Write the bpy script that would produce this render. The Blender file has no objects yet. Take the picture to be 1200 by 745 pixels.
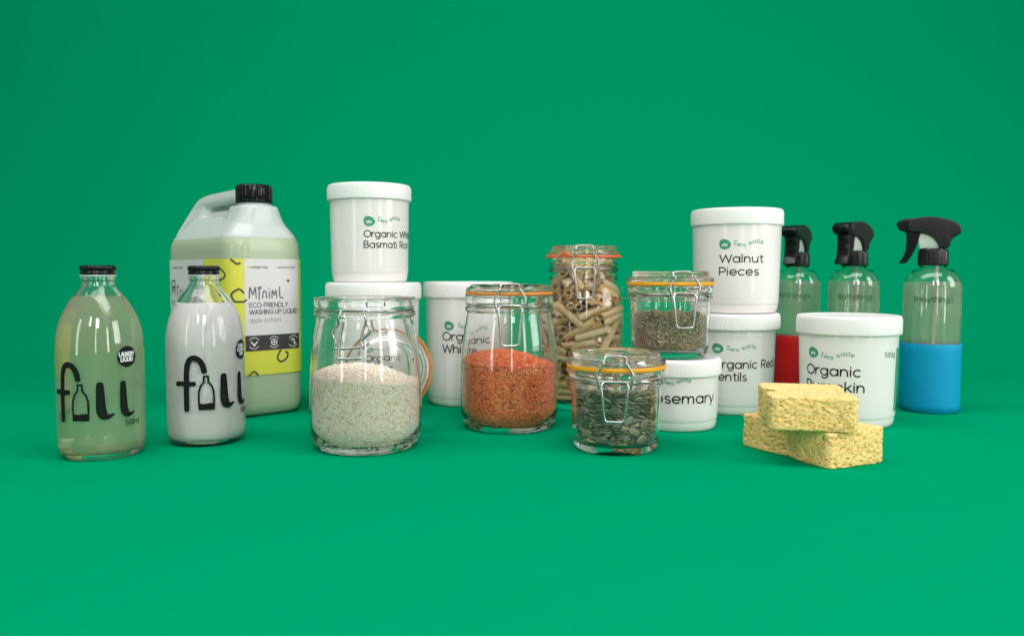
import bpy, bmesh, math, random
import numpy as np
from mathutils import Vector, Matrix, Quaternion, noise
random.seed(7); RNG = np.random.default_rng(7)
R_ = math.radians
sc = bpy.context.scene
col = sc.collection

# ------------------------------------------------------------------ camera, world, lights
cam_d = bpy.data.cameras.new('camera'); cam = bpy.data.objects.new('camera', cam_d); col.objects.link(cam)
cam.location = (0, 0, .168); cam.rotation_euler = (R_(90 - 3.16), 0, 0)
cam_d.lens = 28.5; cam_d.sensor_width = 36; cam_d.clip_start = .01; cam_d.clip_end = 50
cam_d.dof.use_dof = True; cam_d.dof.focus_distance = .77; cam_d.dof.aperture_fstop = 9
sc.camera = cam
w = bpy.data.worlds.new('World'); sc.world = w; w.use_nodes = True
w.node_tree.nodes['Background'].inputs[0].default_value = (1, .965, .95, 1)
w.node_tree.nodes['Background'].inputs[1].default_value = .25
sc.view_settings.view_transform = 'Standard'; sc.view_settings.look = 'None'
sc.view_settings.exposure = 0; sc.view_settings.gamma = 1
cy = sc.cycles
cy.use_denoising = True; cy.caustics_reflective = False; cy.caustics_refractive = True
cy.max_bounces = 26; cy.transmission_bounces = 24; cy.transparent_max_bounces = 24
cy.glossy_bounces = 8; cy.diffuse_bounces = 4; cy.sample_clamp_indirect = 24; cy.blur_glossy = .6
cy.use_adaptive_sampling = True; cy.adaptive_threshold = .008

def area(name, loc, target, sx, sy, power, color=(1, 1, 1), spread=180):
    d = bpy.data.lights.new(name, 'AREA'); d.shape = 'RECTANGLE'; d.size = sx; d.size_y = sy
    d.energy = power; d.color = color; d.spread = R_(spread)
    o = bpy.data.objects.new(name, d); col.objects.link(o); o.location = loc
    o.rotation_euler = (Vector(target) - Vector(loc)).to_track_quat('-Z', 'Y').to_euler()
    return o
area('overhead_softbox', (-.15, .45, 1.95), (-.05, .85, 0), 2.7, .8, 34, (1, .975, .96))
area('window_right', (1.9, .15, .85), (.1, .9, .1), .75, 1.2, 19, (1, .985, .985))
area('window_front', (.36, -1.15, 1.35), (0, .9, .1), .36, .62, 13, (.95, .98, 1))
area('window_front_second', (-.42, -1.15, 1.35), (0, .9, .1), .2, .55, 5, (1, .97, .92))
area('window_strip', (-1.25, -.55, .5), (0, .9, .1), .13, 1.1, 3.6, (1, .98, .95))
area('window_strip_middle', (.25, -1.4, .5), (0, .9, .1), .10, 1.1, 3.2, (1, .97, .9))
area('window_strip_warm', (1.3, -.75, .5), (0, .9, .1), .22, 1.1, 5.5, (1, .96, .88))

# ------------------------------------------------------------------ materials
def mat(name, color=(.8, .8, .8), rough=.5, **k):
    m = bpy.data.materials.new(name); m.use_nodes = True
    b = m.node_tree.nodes['Principled BSDF']
    b.inputs['Base Color'].default_value = (*color, 1); b.inputs['Roughness'].default_value = rough
    for key, v in k.items():
        b.inputs[key.replace('_', ' ')].default_value = v
    return m
def nodes(m): return m.node_tree.nodes, m.node_tree.links, m.node_tree.nodes['Principled BSDF']
def ramp(N, stops):
    r = N.new('ShaderNodeValToRGB'); e = r.color_ramp.elements
    while len(e) < len(stops): e.new(.5)
    for q, (p, c) in zip(e, stops): q.position = p; q.color = (*c, 1)
    return r
def add_bump(m, scale, strength, dist=.001, detail=3):
    N, L, b = nodes(m)
    tc = N.new('ShaderNodeTexCoord'); n = N.new('ShaderNodeTexNoise'); n.inputs['Scale'].default_value = scale
    n.inputs['Detail'].default_value = detail
    L.new(tc.outputs['Object'], n.inputs['Vector'])
    bp = N.new('ShaderNodeBump'); bp.inputs['Strength'].default_value = strength; bp.inputs['Distance'].default_value = dist
    L.new(n.outputs['Fac'], bp.inputs['Height']); L.new(bp.outputs[0], b.inputs['Normal'])
    return n
def island_mat(name, stops, rough=.6, **k):
    m = mat(name, stops[0][1], rough, **k); N, L, b = nodes(m)
    g = N.new('ShaderNodeNewGeometry'); r = ramp(N, stops)
    L.new(g.outputs['Random Per Island'], r.inputs[0]); L.new(r.outputs[0], b.inputs['Base Color'])
    return m
def object_mat(name, stops, rough=.6, **k):
    m = mat(name, stops[0][1], rough, **k); N, L, b = nodes(m)
    g = N.new('ShaderNodeObjectInfo'); r = ramp(N, stops)
    L.new(g.outputs['Random'], r.inputs[0])
    tc = N.new('ShaderNodeTexCoord'); n = N.new('ShaderNodeTexNoise'); n.inputs['Scale'].default_value = 300
    L.new(tc.outputs['Object'], n.inputs['Vector'])
    mx = N.new('ShaderNodeMix'); mx.data_type = 'RGBA'; mx.blend_type = 'MULTIPLY'; mx.inputs[0].default_value = .25
    L.new(r.outputs[0], mx.inputs[6]); L.new(n.outputs['Fac'], mx.inputs[7]); L.new(mx.outputs[2], b.inputs['Base Color'])
    return m

M = {}
m = M['paper'] = mat('green_backdrop_paper', (0, .285, .124), .9)
N, L, b = nodes(m); b.inputs['Specular IOR Level'].default_value = 0
tc = N.new('ShaderNodeTexCoord')
n1 = N.new('ShaderNodeTexNoise'); n1.inputs['Scale'].default_value = 5; n1.inputs['Detail'].default_value = 3
mp = N.new('ShaderNodeMapping'); mp.inputs['Scale'].default_value = (1.3, 1.0, 1)
L.new(tc.outputs['Object'], mp.inputs[0]); L.new(mp.outputs[0], n1.inputs['Vector'])
n2 = N.new('ShaderNodeTexNoise'); n2.inputs['Scale'].default_value = 420; n2.inputs['Detail'].default_value = 2
L.new(tc.outputs['Object'], n2.inputs['Vector'])
b1 = N.new('ShaderNodeBump'); b1.inputs['Strength'].default_value = .55; b1.inputs['Distance'].default_value = .009
b2 = N.new('ShaderNodeBump'); b2.inputs['Strength'].default_value = .12; b2.inputs['Distance'].default_value = .0006
L.new(n1.outputs['Fac'], b1.inputs['Height']); L.new(n2.outputs['Fac'], b2.inputs['Height'])
L.new(b1.outputs[0], b2.inputs['Normal']); L.new(b2.outputs[0], b.inputs['Normal'])
mxc = N.new('ShaderNodeMix'); mxc.data_type = 'RGBA'; mxc.inputs[6].default_value = (0, .262, .116, 1); mxc.inputs[7].default_value = (0, .305, .136, 1)
L.new(n2.outputs['Fac'], mxc.inputs[0]); L.new(mxc.outputs[2], b.inputs['Base Color'])

M['glass'] = mat('clear_glass', (1, 1, 1), 0, Transmission_Weight=1.0, IOR=1.47)
M['jar_glass'] = mat('jar_glass', (.995, 1, .998), 0, Transmission_Weight=1.0, IOR=1.47)
add_bump(M['jar_glass'], 28, .2, .0015, 1)
M['pet'] = mat('clear_bottle_plastic', (.95, .985, .93), .01, Transmission_Weight=1.0, IOR=1.45)
M['laundry'] = mat('pale_clear_liquid', (.98, .93, .66), 0, Transmission_Weight=.70, IOR=1.34)
M['spray_liquid'] = mat('clear_spray_liquid', (.97, .97, .80), 0, Transmission_Weight=.72, IOR=1.34)
M['milk'] = mat('white_liquid', (.99, .97, .945), .5, Specular_IOR_Level=.1, Subsurface_Weight=0, Subsurface_Radius=(.012, .012, .012), Subsurface_Scale=.5)
M['black'] = mat('black_plastic', (.004, .004, .0045), .24, Specular_IOR_Level=.35)
M['black_matte'] = mat('dark_grey_plastic', (.012, .010, .010), .38, Specular_IOR_Level=.4)
add_bump(M['black_matte'], 900, .2, .0003)
M['ink'] = mat('black_ink', (.006, .006, .007), .5, Specular_IOR_Level=.2)
M['ink_grey'] = mat('dark_grey_ink', (.05, .05, .055), .5)
M['ink_pale'] = mat('grey_ink', (.26, .25, .26), .5)
M['ink_spray'] = mat('spray_grey_ink', (.05, .08, .055), .5)
M['ink_green'] = mat('green_ink', (.03, .31, .18), .45)
M['white'] = mat('white_tub_plastic', (.86, .82, .80), .17, Subsurface_Weight=.25, Subsurface_Radius=(.01, .01, .01), Subsurface_Scale=.4)
add_bump(M['white'], 35, .05, .002, 1)
M['white_lid'] = mat('white_lid_plastic', (.83, .83, .815), .38, Subsurface_Weight=.15, Subsurface_Radius=(.008, .008, .008), Subsurface_Scale=.4)
M['white_print'] = mat('white_print', (.78, .78, .78), .5)
M['label_white'] = mat('white_label_paper', (.70, .67, .69), .42)
M['label_yellow'] = mat('yellow_label_paper', (.72, .70, .07), .4)
M['label_dark'] = mat('dark_label_bar', (.035, .03, .035), .4)
M['orange'] = mat('orange_rubber', (.85, .26, .015), .42, Subsurface_Weight=.2, Subsurface_Radius=(.006, .002, .001), Subsurface_Scale=.4)
M['orange_deep'] = mat('deep_orange_rubber', (.80, .17, .04), .45, Subsurface_Weight=.2, Subsurface_Radius=(.006, .002, .001), Subsurface_Scale=.4)
M['amber'] = mat('amber_rubber', (.95, .38, .005), .42, Subsurface_Weight=.2, Subsurface_Radius=(.006, .002, .001), Subsurface_Scale=.4)
M['wire'] = mat('steel_wire', (.50, .50, .50), .2, Metallic=1.0)
M['wire_dull'] = mat('dull_steel_wire', (.45, .44, .42), .3, Metallic=1.0)
M['blue'] = mat('blue_silicone', (0, .30, .54), .5, Specular_IOR_Level=.25)
M['red'] = mat('red_silicone', (.50, .006, .008), .5, Specular_IOR_Level=.25)
M['insert'] = mat('pale_green_white_plastic', (.50, .60, .53), .3)
M['tube'] = mat('translucent_tube', (.88, .9, .87), .3, Transmission_Weight=.2, IOR=1.5)
M['rice'] = island_mat('white_rice_grain', [(0, (.80, .60, .42)), (.12, (.95, .80, .62)), (.4, (.98, .87, .72)), (.8, (.99, .92, .80)), (1, (.99, .96, .90))], .42)
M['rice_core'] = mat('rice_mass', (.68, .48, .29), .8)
M['lentil'] = island_mat('red_lentil', [(0, (.78, .10, .03)), (.45, (.96, .20, .055)), (.8, (.98, .29, .10)), (1, (.90, .38, .13))], .5)
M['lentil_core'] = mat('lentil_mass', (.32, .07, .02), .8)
M['herb'] = island_mat('dried_herb_leaf', [(0, (.08, .05, .025)), (.3, (.27, .18, .10)), (.6, (.44, .33, .21)), (.85, (.60, .48, .34)), (1, (.78, .67, .52))], .75)
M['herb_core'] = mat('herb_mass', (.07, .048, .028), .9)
M['seed'] = object_mat('green_pumpkin_seed', [(0, (.15, .135, .095)), (.4, (.27, .235, .17)), (.75, (.40, .35, .27)), (1, (.52, .43, .22))], .38)
M['seed_mix'] = island_mat('green_pumpkin_seed_mix', [(0, (.15, .135, .095)), (.4, (.27, .235, .17)), (.75, (.40, .35, .27)), (1, (.52, .43, .22))], .38)
M['penne'] = object_mat('penne_pasta', [(0, (.98, .66, .28)), (.5, (.99, .73, .37)), (1, (.99, .81, .47))], .45, Subsurface_Weight=0, Subsurface_Radius=(.004, .003, .001), Subsurface_Scale=.5)
# translucent polyethylene: diffuse + translucent + some see-through, with a sheen
def poly(name, col_, see, trans):
    m = bpy.data.materials.new(name); m.use_nodes = True; N = m.node_tree.nodes; L = m.node_tree.links; N.clear()
    o = N.new('ShaderNodeOutputMaterial'); d = N.new('ShaderNodeBsdfDiffuse'); t = N.new('ShaderNodeBsdfTranslucent')
    tr = N.new('ShaderNodeBsdfTransparent'); g = N.new('ShaderNodeBsdfGlossy'); g.inputs['Roughness'].default_value = .22
    for x in (d, t): x.inputs[0].default_value = (*col_, 1)
    tr.inputs[0].default_value = (*col_, 1)
    a = N.new('ShaderNodeMixShader'); a.inputs[0].default_value = trans; L.new(d.outputs[0], a.inputs[1]); L.new(t.outputs[0], a.inputs[2])
    c = N.new('ShaderNodeMixShader'); c.inputs[0].default_value = see; L.new(a.outputs[0], c.inputs[1]); L.new(tr.outputs[0], c.inputs[2])
    f = N.new('ShaderNodeFresnel'); f.inputs[0].default_value = 1.42
    e = N.new('ShaderNodeMixShader'); L.new(f.outputs[0], e.inputs[0]); L.new(c.outputs[0], e.inputs[1]); L.new(g.outputs[0], e.inputs[2])
    L.new(e.outputs[0], o.inputs[0]); return m
M['hdpe'] = poly('translucent_can_plastic', (.90, .95, .93), .16, .22)
N = M['hdpe'].node_tree.nodes; L = M['hdpe'].node_tree.links
tc = N.new('ShaderNodeTexCoord'); sx = N.new('ShaderNodeSeparateXYZ'); L.new(tc.outputs['Object'], sx.inputs[0])
# the filled part of the can has the colour of the soap standing against its wall
mr = N.new('ShaderNodeMapRange'); mr.inputs[1].default_value = .2090; mr.inputs[2].default_value = .2105; L.new(sx.outputs[2], mr.inputs[0])
mc = N.new('ShaderNodeMix'); mc.data_type = 'RGBA'; mc.inputs[6].default_value = (.63, .74, .52, 1); mc.inputs[7].default_value = (.82, .90, .88, 1); L.new(mr.outputs[0], mc.inputs[0])
for q in N:
    if q.bl_idname in ('ShaderNodeBsdfDiffuse', 'ShaderNodeBsdfTranslucent'): L.new(mc.outputs[2], q.inputs[0])
M['can_liquid'] = poly('pale_green_soap', (.80, .86, .60), .1, .2)

# sponge: yellow cellulose; glow inside its pores painted as orange flecks
m = M['sponge'] = mat('yellow_cellulose_sponge', (.86, .66, .22), .8, Subsurface_Weight=.35, Subsurface_Radius=(.006, .003, .001), Subsurface_Scale=.6)
N, L, b = nodes(m); tc = N.new('ShaderNodeTexCoord')
v = N.new('ShaderNodeTexNoise'); v.inputs['Scale'].default_value = 520; v.inputs['Detail'].default_value = 3
L.new(tc.outputs['Object'], v.inputs['Vector'])
r = ramp(N, [(.36, (.98, .60, .18)), (.5, (.99, .67, .24)), (.64, (.995, .76, .35))])
L.new(v.outputs['Fac'], r.inputs[0])
# scattered pits of two sizes; light bounced within pores painted deep orange
def pits(scale, rad, keep):
    mp = N.new('ShaderNodeMapping'); mp.inputs['Scale'].default_value = (1, 1, 1.35); L.new(tc.outputs['Object'], mp.inputs[0])
    nz = N.new('ShaderNodeTexNoise'); nz.inputs['Scale'].default_value = 420; L.new(tc.outputs['Object'], nz.inputs['Vector'])
    ad = N.new('ShaderNodeVectorMath'); ad.operation = 'MULTIPLY_ADD'; ad.inputs[1].default_value = (.0014, .0014, .0014)
    L.new(nz.outputs['Color'], ad.inputs[0]); L.new(mp.outputs[0], ad.inputs[2])
    vo = N.new('ShaderNodeTexVoronoi'); vo.inputs['Scale'].default_value = scale; L.new(ad.outputs[0], vo.inputs['Vector'])
    a = N.new('ShaderNodeMapRange'); a.inputs[1].default_value = rad; a.inputs[2].default_value = rad * .55; a.inputs[3].default_value = 0; a.inputs[4].default_value = 1
    L.new(vo.outputs['Distance'], a.inputs[0])
    sp = N.new('ShaderNodeSeparateColor'); L.new(vo.outputs['Color'], sp.inputs[0])
    g = N.new('ShaderNodeMath'); g.operation = 'LESS_THAN'; g.inputs[1].default_value = keep; L.new(sp.outputs[0], g.inputs[0])
    mu = N.new('ShaderNodeMath'); mu.operation = 'MULTIPLY'; L.new(a.outputs[0], mu.inputs[0]); L.new(g.outputs[0], mu.inputs[1])
    return mu
p1, p2 = pits(250, .34, .45), pits(480, .34, .5)
mxp = N.new('ShaderNodeMath'); mxp.operation = 'MAXIMUM'; L.new(p1.outputs[0], mxp.inputs[0]); L.new(p2.outputs[0], mxp.inputs[1])
mc = N.new('ShaderNodeMix'); mc.data_type = 'RGBA'; mc.inputs[7].default_value = (.80, .29, .04, 1)
sc_ = N.new('ShaderNodeMath'); sc_.operation = 'MULTIPLY'; sc_.inputs[1].default_value = .9; L.new(mxp.outputs[0], sc_.inputs[0])
L.new(sc_.outputs[0], mc.inputs[0]); L.new(r.outputs[0], mc.inputs[6]); L.new(mc.outputs[2], b.inputs['Base Color'])
hh = N.new('ShaderNodeMath'); hh.operation = 'MULTIPLY_ADD'; hh.inputs[1].default_value = -2.0; L.new(mxp.outputs[0], hh.inputs[0]); L.new(v.outputs['Fac'], hh.inputs[2])
bp = N.new('ShaderNodeBump'); bp.inputs['Strength'].default_value = .8; bp.inputs['Distance'].default_value = .0007
L.new(hh.outputs[0], bp.inputs['Height']); L.new(bp.outputs[0], b.inputs['Normal'])

# ------------------------------------------------------------------ object helpers
def link(name, me, material, parent=None):
    o = bpy.data.objects.new(name, me); col.objects.link(o)
    for x in (material if isinstance(material, (list, tuple)) else [material]):
        me.materials.append(x)
    if parent: o.parent = parent
    return o
def smooth(me, ang=40):
    me.polygons.foreach_set('use_smooth', [True] * len(me.polygons))
    me.set_sharp_from_angle(angle=R_(ang)); me.update()
def obj(name, verts, faces, material, parent=None, ang=40):
    me = bpy.data.meshes.new(name); me.from_pydata(verts, [], faces); me.validate(); me.update()
    if ang: smooth(me, ang)
    return link(name, me, material, parent)
def bobj(name, bm, material, parent=None, ang=40):
    bmesh.ops.recalc_face_normals(bm, faces=bm.faces[:])
    me = bpy.data.meshes.new(name); bm.to_mesh(me); bm.free()
    if ang: smooth(me, ang)
    return link(name, me, material, parent)
def thing(name, loc, label, cat, rz=0, group=None):
    o = bpy.data.objects.new(name, None); o.empty_display_size = .01; col.objects.link(o)
    o.location = loc; o.rotation_euler = (0, 0, rz); o['label'] = label; o['category'] = cat
    if group: o['group'] = group
    return o
def facing(x, y): return math.atan2(-x, y)

def spline(pts, n=4, closed=False):
    """Catmull-Rom through points; a point given as (r, z, 1) is a hard corner"""
    out = []; P = [tuple(p[:-1]) if len(p) == 3 and p[-1] == 'c' else tuple(p) for p in pts]
    hard = [len(p) == 3 and p[-1] == 'c' for p in pts]; m = len(P)
    rng = m if closed else m - 1
    for i in range(rng):
        p1 = Vector(P[i]); p2 = Vector(P[(i + 1) % m])
        p0 = Vector(P[(i - 1) % m]) if (closed or i > 0) else p1
        p3 = Vector(P[(i + 2) % m]) if (closed or i + 2 < m) else p2
        if hard[i]: p0 = p1
        if hard[(i + 1) % m]: p3 = p2
        for k in range(n):
            t = k / n
            q = .5 * ((2 * p1) + (-p0 + p2) * t + (2 * p0 - 5 * p1 + 4 * p2 - p3) * t * t + (-p0 + 3 * p1 - 3 * p2 + p3) * t ** 3)
            out.append(tuple(q))
    if not closed: out.append(P[-1])
    return out
def lathe_data(prof, seg=72, closed_loop=False, wob=None):
    """prof: list of (r,z) from bottom axis outwards; ends on the axis when r == 0"""
    V, F, rings = [], [], []
    for r, z in prof:
        if r < 1e-6: V.append((0, 0, z)); rings.append([len(V) - 1])
        else:
            st = len(V)
            for k in range(seg):
                a = 2 * math.pi * k / seg; rr = r + (wob(a, z) if wob else 0)
                V.append((rr * math.cos(a), rr * math.sin(a), z))
            rings.append(list(range(st, st + seg)))
    pairs = list(zip(rings, rings[1:]))
    if closed_loop: pairs.append((rings[-1], rings[0]))
    for a, b in pairs:
        for k in range(seg):
            k2 = (k + 1) % seg
            if len(a) == 1 and len(b) == 1: continue
            if len(a) == 1: F.append((a[0], b[k2], b[k]))
            elif len(b) == 1: F.append((a[k], a[k2], b[0]))
            else: F.append((a[k], a[k2], b[k2], b[k]))
    return V, F
def lathe(name, prof, material, parent, seg=72, closed_loop=False, ang=40, wob=None):
    V, F = lathe_data(prof, seg, closed_loop, wob)
    bm = bmesh.new(); vs = [bm.verts.new(v) for v in V]
    for f in F:
        try: bm.faces.new([vs[i] for i in f])
        except ValueError: pass
    return bobj(name, bm, material, parent, ang)
def tube_data(path, r, n=10, closed=False, V=None, F=None, flat=1.0):
    V = [] if V is None else V; F = [] if F is None else F
    P = [Vector(p) for p in path]; m = len(P); rings = []
    T0 = None; nrm = None
    for i, p in enumerate(P):
        a = P[(i - 1) % m] if (closed or i > 0) else p; b = P[(i + 1) % m] if (closed or i < m - 1) else p
        t = (b - a).normalized()
        if nrm is None:
            nrm = t.orthogonal().normalized()
        else:
            nrm = (nrm - t * nrm.dot(t)).normalized()
        bi = t.cross(nrm); st = len(V)
        for k in range(n):
            an = 2 * math.pi * k / n
            V.append(tuple(p + nrm * (r * math.cos(an)) + bi * (r * flat * math.sin(an))))
        rings.append(st)
    for i in range(m - (0 if closed else 1)):
        a, b = rings[i], rings[(i + 1) % m]
        if closed and i == m - 1:
            # match the twist of the last ring to the first
            best = min(range(n), key=lambda s: (Vector(V[a]) - Vector(V[b + s])).length)
        else: best = 0
        for k in range(n):
            F.append((a + k, a + (k + 1) % n, b + (k + 1 + best) % n, b + (k + best) % n))
    if not closed:
        F.append(tuple(rings[0] + k for k in range(n))[::-1]); F.append(tuple(rings[-1] + k for k in range(n)))
    return V, F
def wire(name, paths, r, material, parent):
    V, F = [], []
    for p in paths:
        cl = p[0] == 'closed'; pts = p[1:] if cl else p
        tube_data(spline([tuple(q) for q in pts], 5, cl), r, 8, cl, V, F)
    bm = bmesh.new(); vs = [bm.verts.new(v) for v in V]
    for f in F: bm.faces.new([vs[i] for i in f])
    return bobj(name, bm, material, parent, 60)
def extrude_outline(name, outline, y0, y1, material, parent, bevel=.002, seg=3):
    """closed outline in (x,z) pushed through y, edges rounded"""
    bm = bmesh.new(); vs = [bm.verts.new((x, y0, z)) for x, z in outline]
    f = bm.faces.new(vs); e = bmesh.ops.extrude_face_region(bm, geom=[f])
    for v_ in [g for g in e['geom'] if isinstance(g, bmesh.types.BMVert)]: v_.co.y = y1
    if bevel:
        ed = [q for q in bm.edges if abs(q.verts[0].co.y - q.verts[1].co.y) < 1e-7]
        bmesh.ops.bevel(bm, geom=ed, offset=bevel, segments=seg, profile=.5, affect='EDGES', clamp_overlap=True)
    return bobj(name, bm, material, parent, 50)

# ------------------------------------------------------------------ lettering (drawn as strokes)
def A(cx_, cy_, rx, ry, a0, a1):
    n = max(4, int(abs(a1 - a0) / 15))
    return [(cx_ + rx * math.cos(R_(a0 + (a1 - a0) * i / n)), cy_ + ry * math.sin(R_(a0 + (a1 - a0) * i / n))) for i in range(n + 1)]
X = .5
G = {  # width, strokes (cap height .7, x height .5)
 'O': (.78, [A(.37, .35, .35, .35, 90, 450)]), 'Q': (.8, [A(.37, .35, .35, .35, 90, 450), [(.48, .18), (.7, -.02)]]),
 'W': (1.0, [[(0, .7), (.22, 0), (.47, .66), (.72, 0), (.94, .7)]]), 'B': (.56, [[(0, 0), (0, .7)] + A(.26, .53, .17, .17, 90, -90) + [(.02, .36)], [(.05, .35)] + A(.28, .175, .2, .175, 90, -90) + [(.05, 0)]]),
 'R': (.56, [[(0, 0), (0, .7)] + A(.26, .51, .19, .19, 90, -90) + [(.03, .32)], [(.22, .3), (.46, 0)]]),
 'P': (.56, [[(0, 0), (0, .7)] + A(.26, .5, .2, .2, 90, -90) + [(.03, .3)]]),
 'L': (.46, [[(0, .7), (0, 0), (.38, 0)]]), 'S': (.5, [A(.21, .53, .18, .17, 40, 250) + A(.21, .18, .2, .18, 90, -140)]),
 'A': (.66, [[(0, 0), (.3, .7), (.6, 0)], [(.12, .22), (.48, .22)]]), 'E': (.5, [[(.42, .7), (0, .7), (0, 0), (.42, 0)], [(.04, .36), (.37, .36)]]),
 'C': (.68, [A(.36, .35, .35, .35, 50, 310)]), 'F': (.47, [[(.42, .7), (0, .7), (0, 0)], [(.04, .36), (.37, .36)]]),
 'I': (.14, [[(0, 0), (0, .7)]]), 'N': (.64, [[(0, 0), (0, .7), (.5, 0), (.5, .7)]]), 'D': (.66, [[(0, 0), (0, .7)] + A(.2, .35, .35, .35, 90, -90) + [(.04, 0)]]),
 'Y': (.6, [[(0, .7), (.26, .34), (.52, .7)], [(.26, .3), (.26, 0)]]), 'H': (.64, [[(0, 0), (0, .7)], [(.5, 0), (.5, .7)], [(.04, .36), (.46, .36)]]),
 'G': (.74, [A(.36, .35, .35, .35, 50, 360) + [(.4, .35)]]), 'U': (.62, [[(0, .7), (0, .24)] + A(.24, .24, .24, .24, 180, 360) + [(.48, .7)]]),
 'T': (.54, [[(0, .7), (.48, .7)], [(.24, .66), (.24, 0)]]), 'Z': (.56, [[(0, .7), (.48, .7), (0, 0), (.48, 0)]]),
 'K': (.58, [[(0, 0), (0, .7)], [(.46, .7), (.05, .32)], [(.16, .4), (.48, 0)]]), 'M': (.78, [[(0, 0), (0, .7), (.33, .2), (.66, .7), (.66, 0)]]),
 'a': (.62, [A(.25, .25, .25, .25, 90, 450), [(.51, .5), (.51, 0)]]), 'b': (.62, [[(0, .74), (0, 0)], A(.26, .25, .25, .25, 90, 450)]),
 'c': (.52, [A(.25, .25, .25, .25, 50, 310)]), 'd': (.62, [A(.25, .25, .25, .25, 90, 450), [(.51, .74), (.51, 0)]]),
 'e': (.58, [[(.02, .25), (.49, .25)] + A(.25, .25, .25, .25, 10, 315)]), 'g': (.62, [A(.25, .25, .25, .25, 90, 450), [(.51, .5), (.51, 0)] + A(.27, -.02, .24, .2, 0, -140)]),
 'h': (.58, [[(0, .74), (0, 0)], [(.03, .24)] + A(.23, .28, .21, .22, 160, 0) + [(.44, 0)]]), 'i': (.13, [[(0, .5), (0, 0)], [(0, .66), (0, .7)]]),
 'k': (.5, [[(0, .74), (0, 0)], [(.36, .5), (.05, .22)], [(.15, .28), (.4, 0)]]), 'l': (.13, [[(0, .74), (0, 0)]]),
 'm': (.86, [[(0, .5), (0, 0)], [(.03, .26)] + A(.2, .3, .17, .2, 160, 0) + [(.37, 0)], [(.4, .28)] + A(.56, .3, .17, .2, 160, 0) + [(.73, 0)]]),
 'n': (.58, [[(0, .5), (0, 0)], [(.03, .24)] + A(.23, .28, .21, .22, 160, 0) + [(.44, 0)]]), 'o': (.6, [A(.25, .25, .25, .25, 90, 450)]),
 'p': (.62, [[(0, .5), (0, -.22)], A(.26, .25, .25, .25, 90, 450)]), 'q': (.62, [A(.25, .25, .25, .25, 90, 450), [(.51, .5), (.51, -.22)]]),
 'r': (.34, [[(0, .5), (0, 0)], [(.03, .28)] + A(.2, .3, .17, .2, 160, 60)]), 's': (.42, [A(.18, .37, .15, .13, 40, 250) + A(.18, .12, .17, .12, 90, -140)]),
 't': (.38, [[(.13, .68), (.13, .12)] + A(.25, .12, .12, .12, 180, 290), [(0, .5), (.1, .5)], [(.16, .5), (.3, .5)]]),
 'u': (.58, [[(0, .5), (0, .22)] + A(.22, .22, .22, .22, 180, 360), [(.45, .5), (.45, 0)]]), 'w': (.74, [[(0, .5), (.17, 0), (.34, .48), (.51, 0), (.68, .5)]]),
 'y': (.52, [[(0, .5), (.22, .02)], [(.45, .5), (.15, -.22)]]), 'f': (.34, [A(.26, .6, .14, .14, 70, 180) + [(.12, 0)], [(0, .5), (.09, .5)], [(.15, .5), (.27, .5)]]),
 '5': (.52, [[(.4, .7), (.08, .7), (.04, .4)] + A(.2, .22, .21, .22, 110, -140)]), '0': (.52, [A(.21, .35, .2, .35, 90, 450)]),
 '1': (.3, [[(0, .55), (.14, .7), (.14, 0)]]), '-': (.36, [[(0, .3), (.24, .3)]]), ' ': (.3, []),
}
def text_strokes(s, x, y, cap, track=.06, fit=None, squash=1, wave=None):
    k = cap / .7; out = []; cur = 0; tot = sum(G[c][0] + track for c in s) - track - .08
    kx = (fit / tot) if fit else k * squash
    for c in s:
        wd, st = G[c]
        for q in st:
            dy = wave((cur + wd / 2) * kx) if wave else 0
            out.append([(x + (cur + px) * kx, y + py * k + dy) for px, py in q])
        cur += wd + track
    return out
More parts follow.
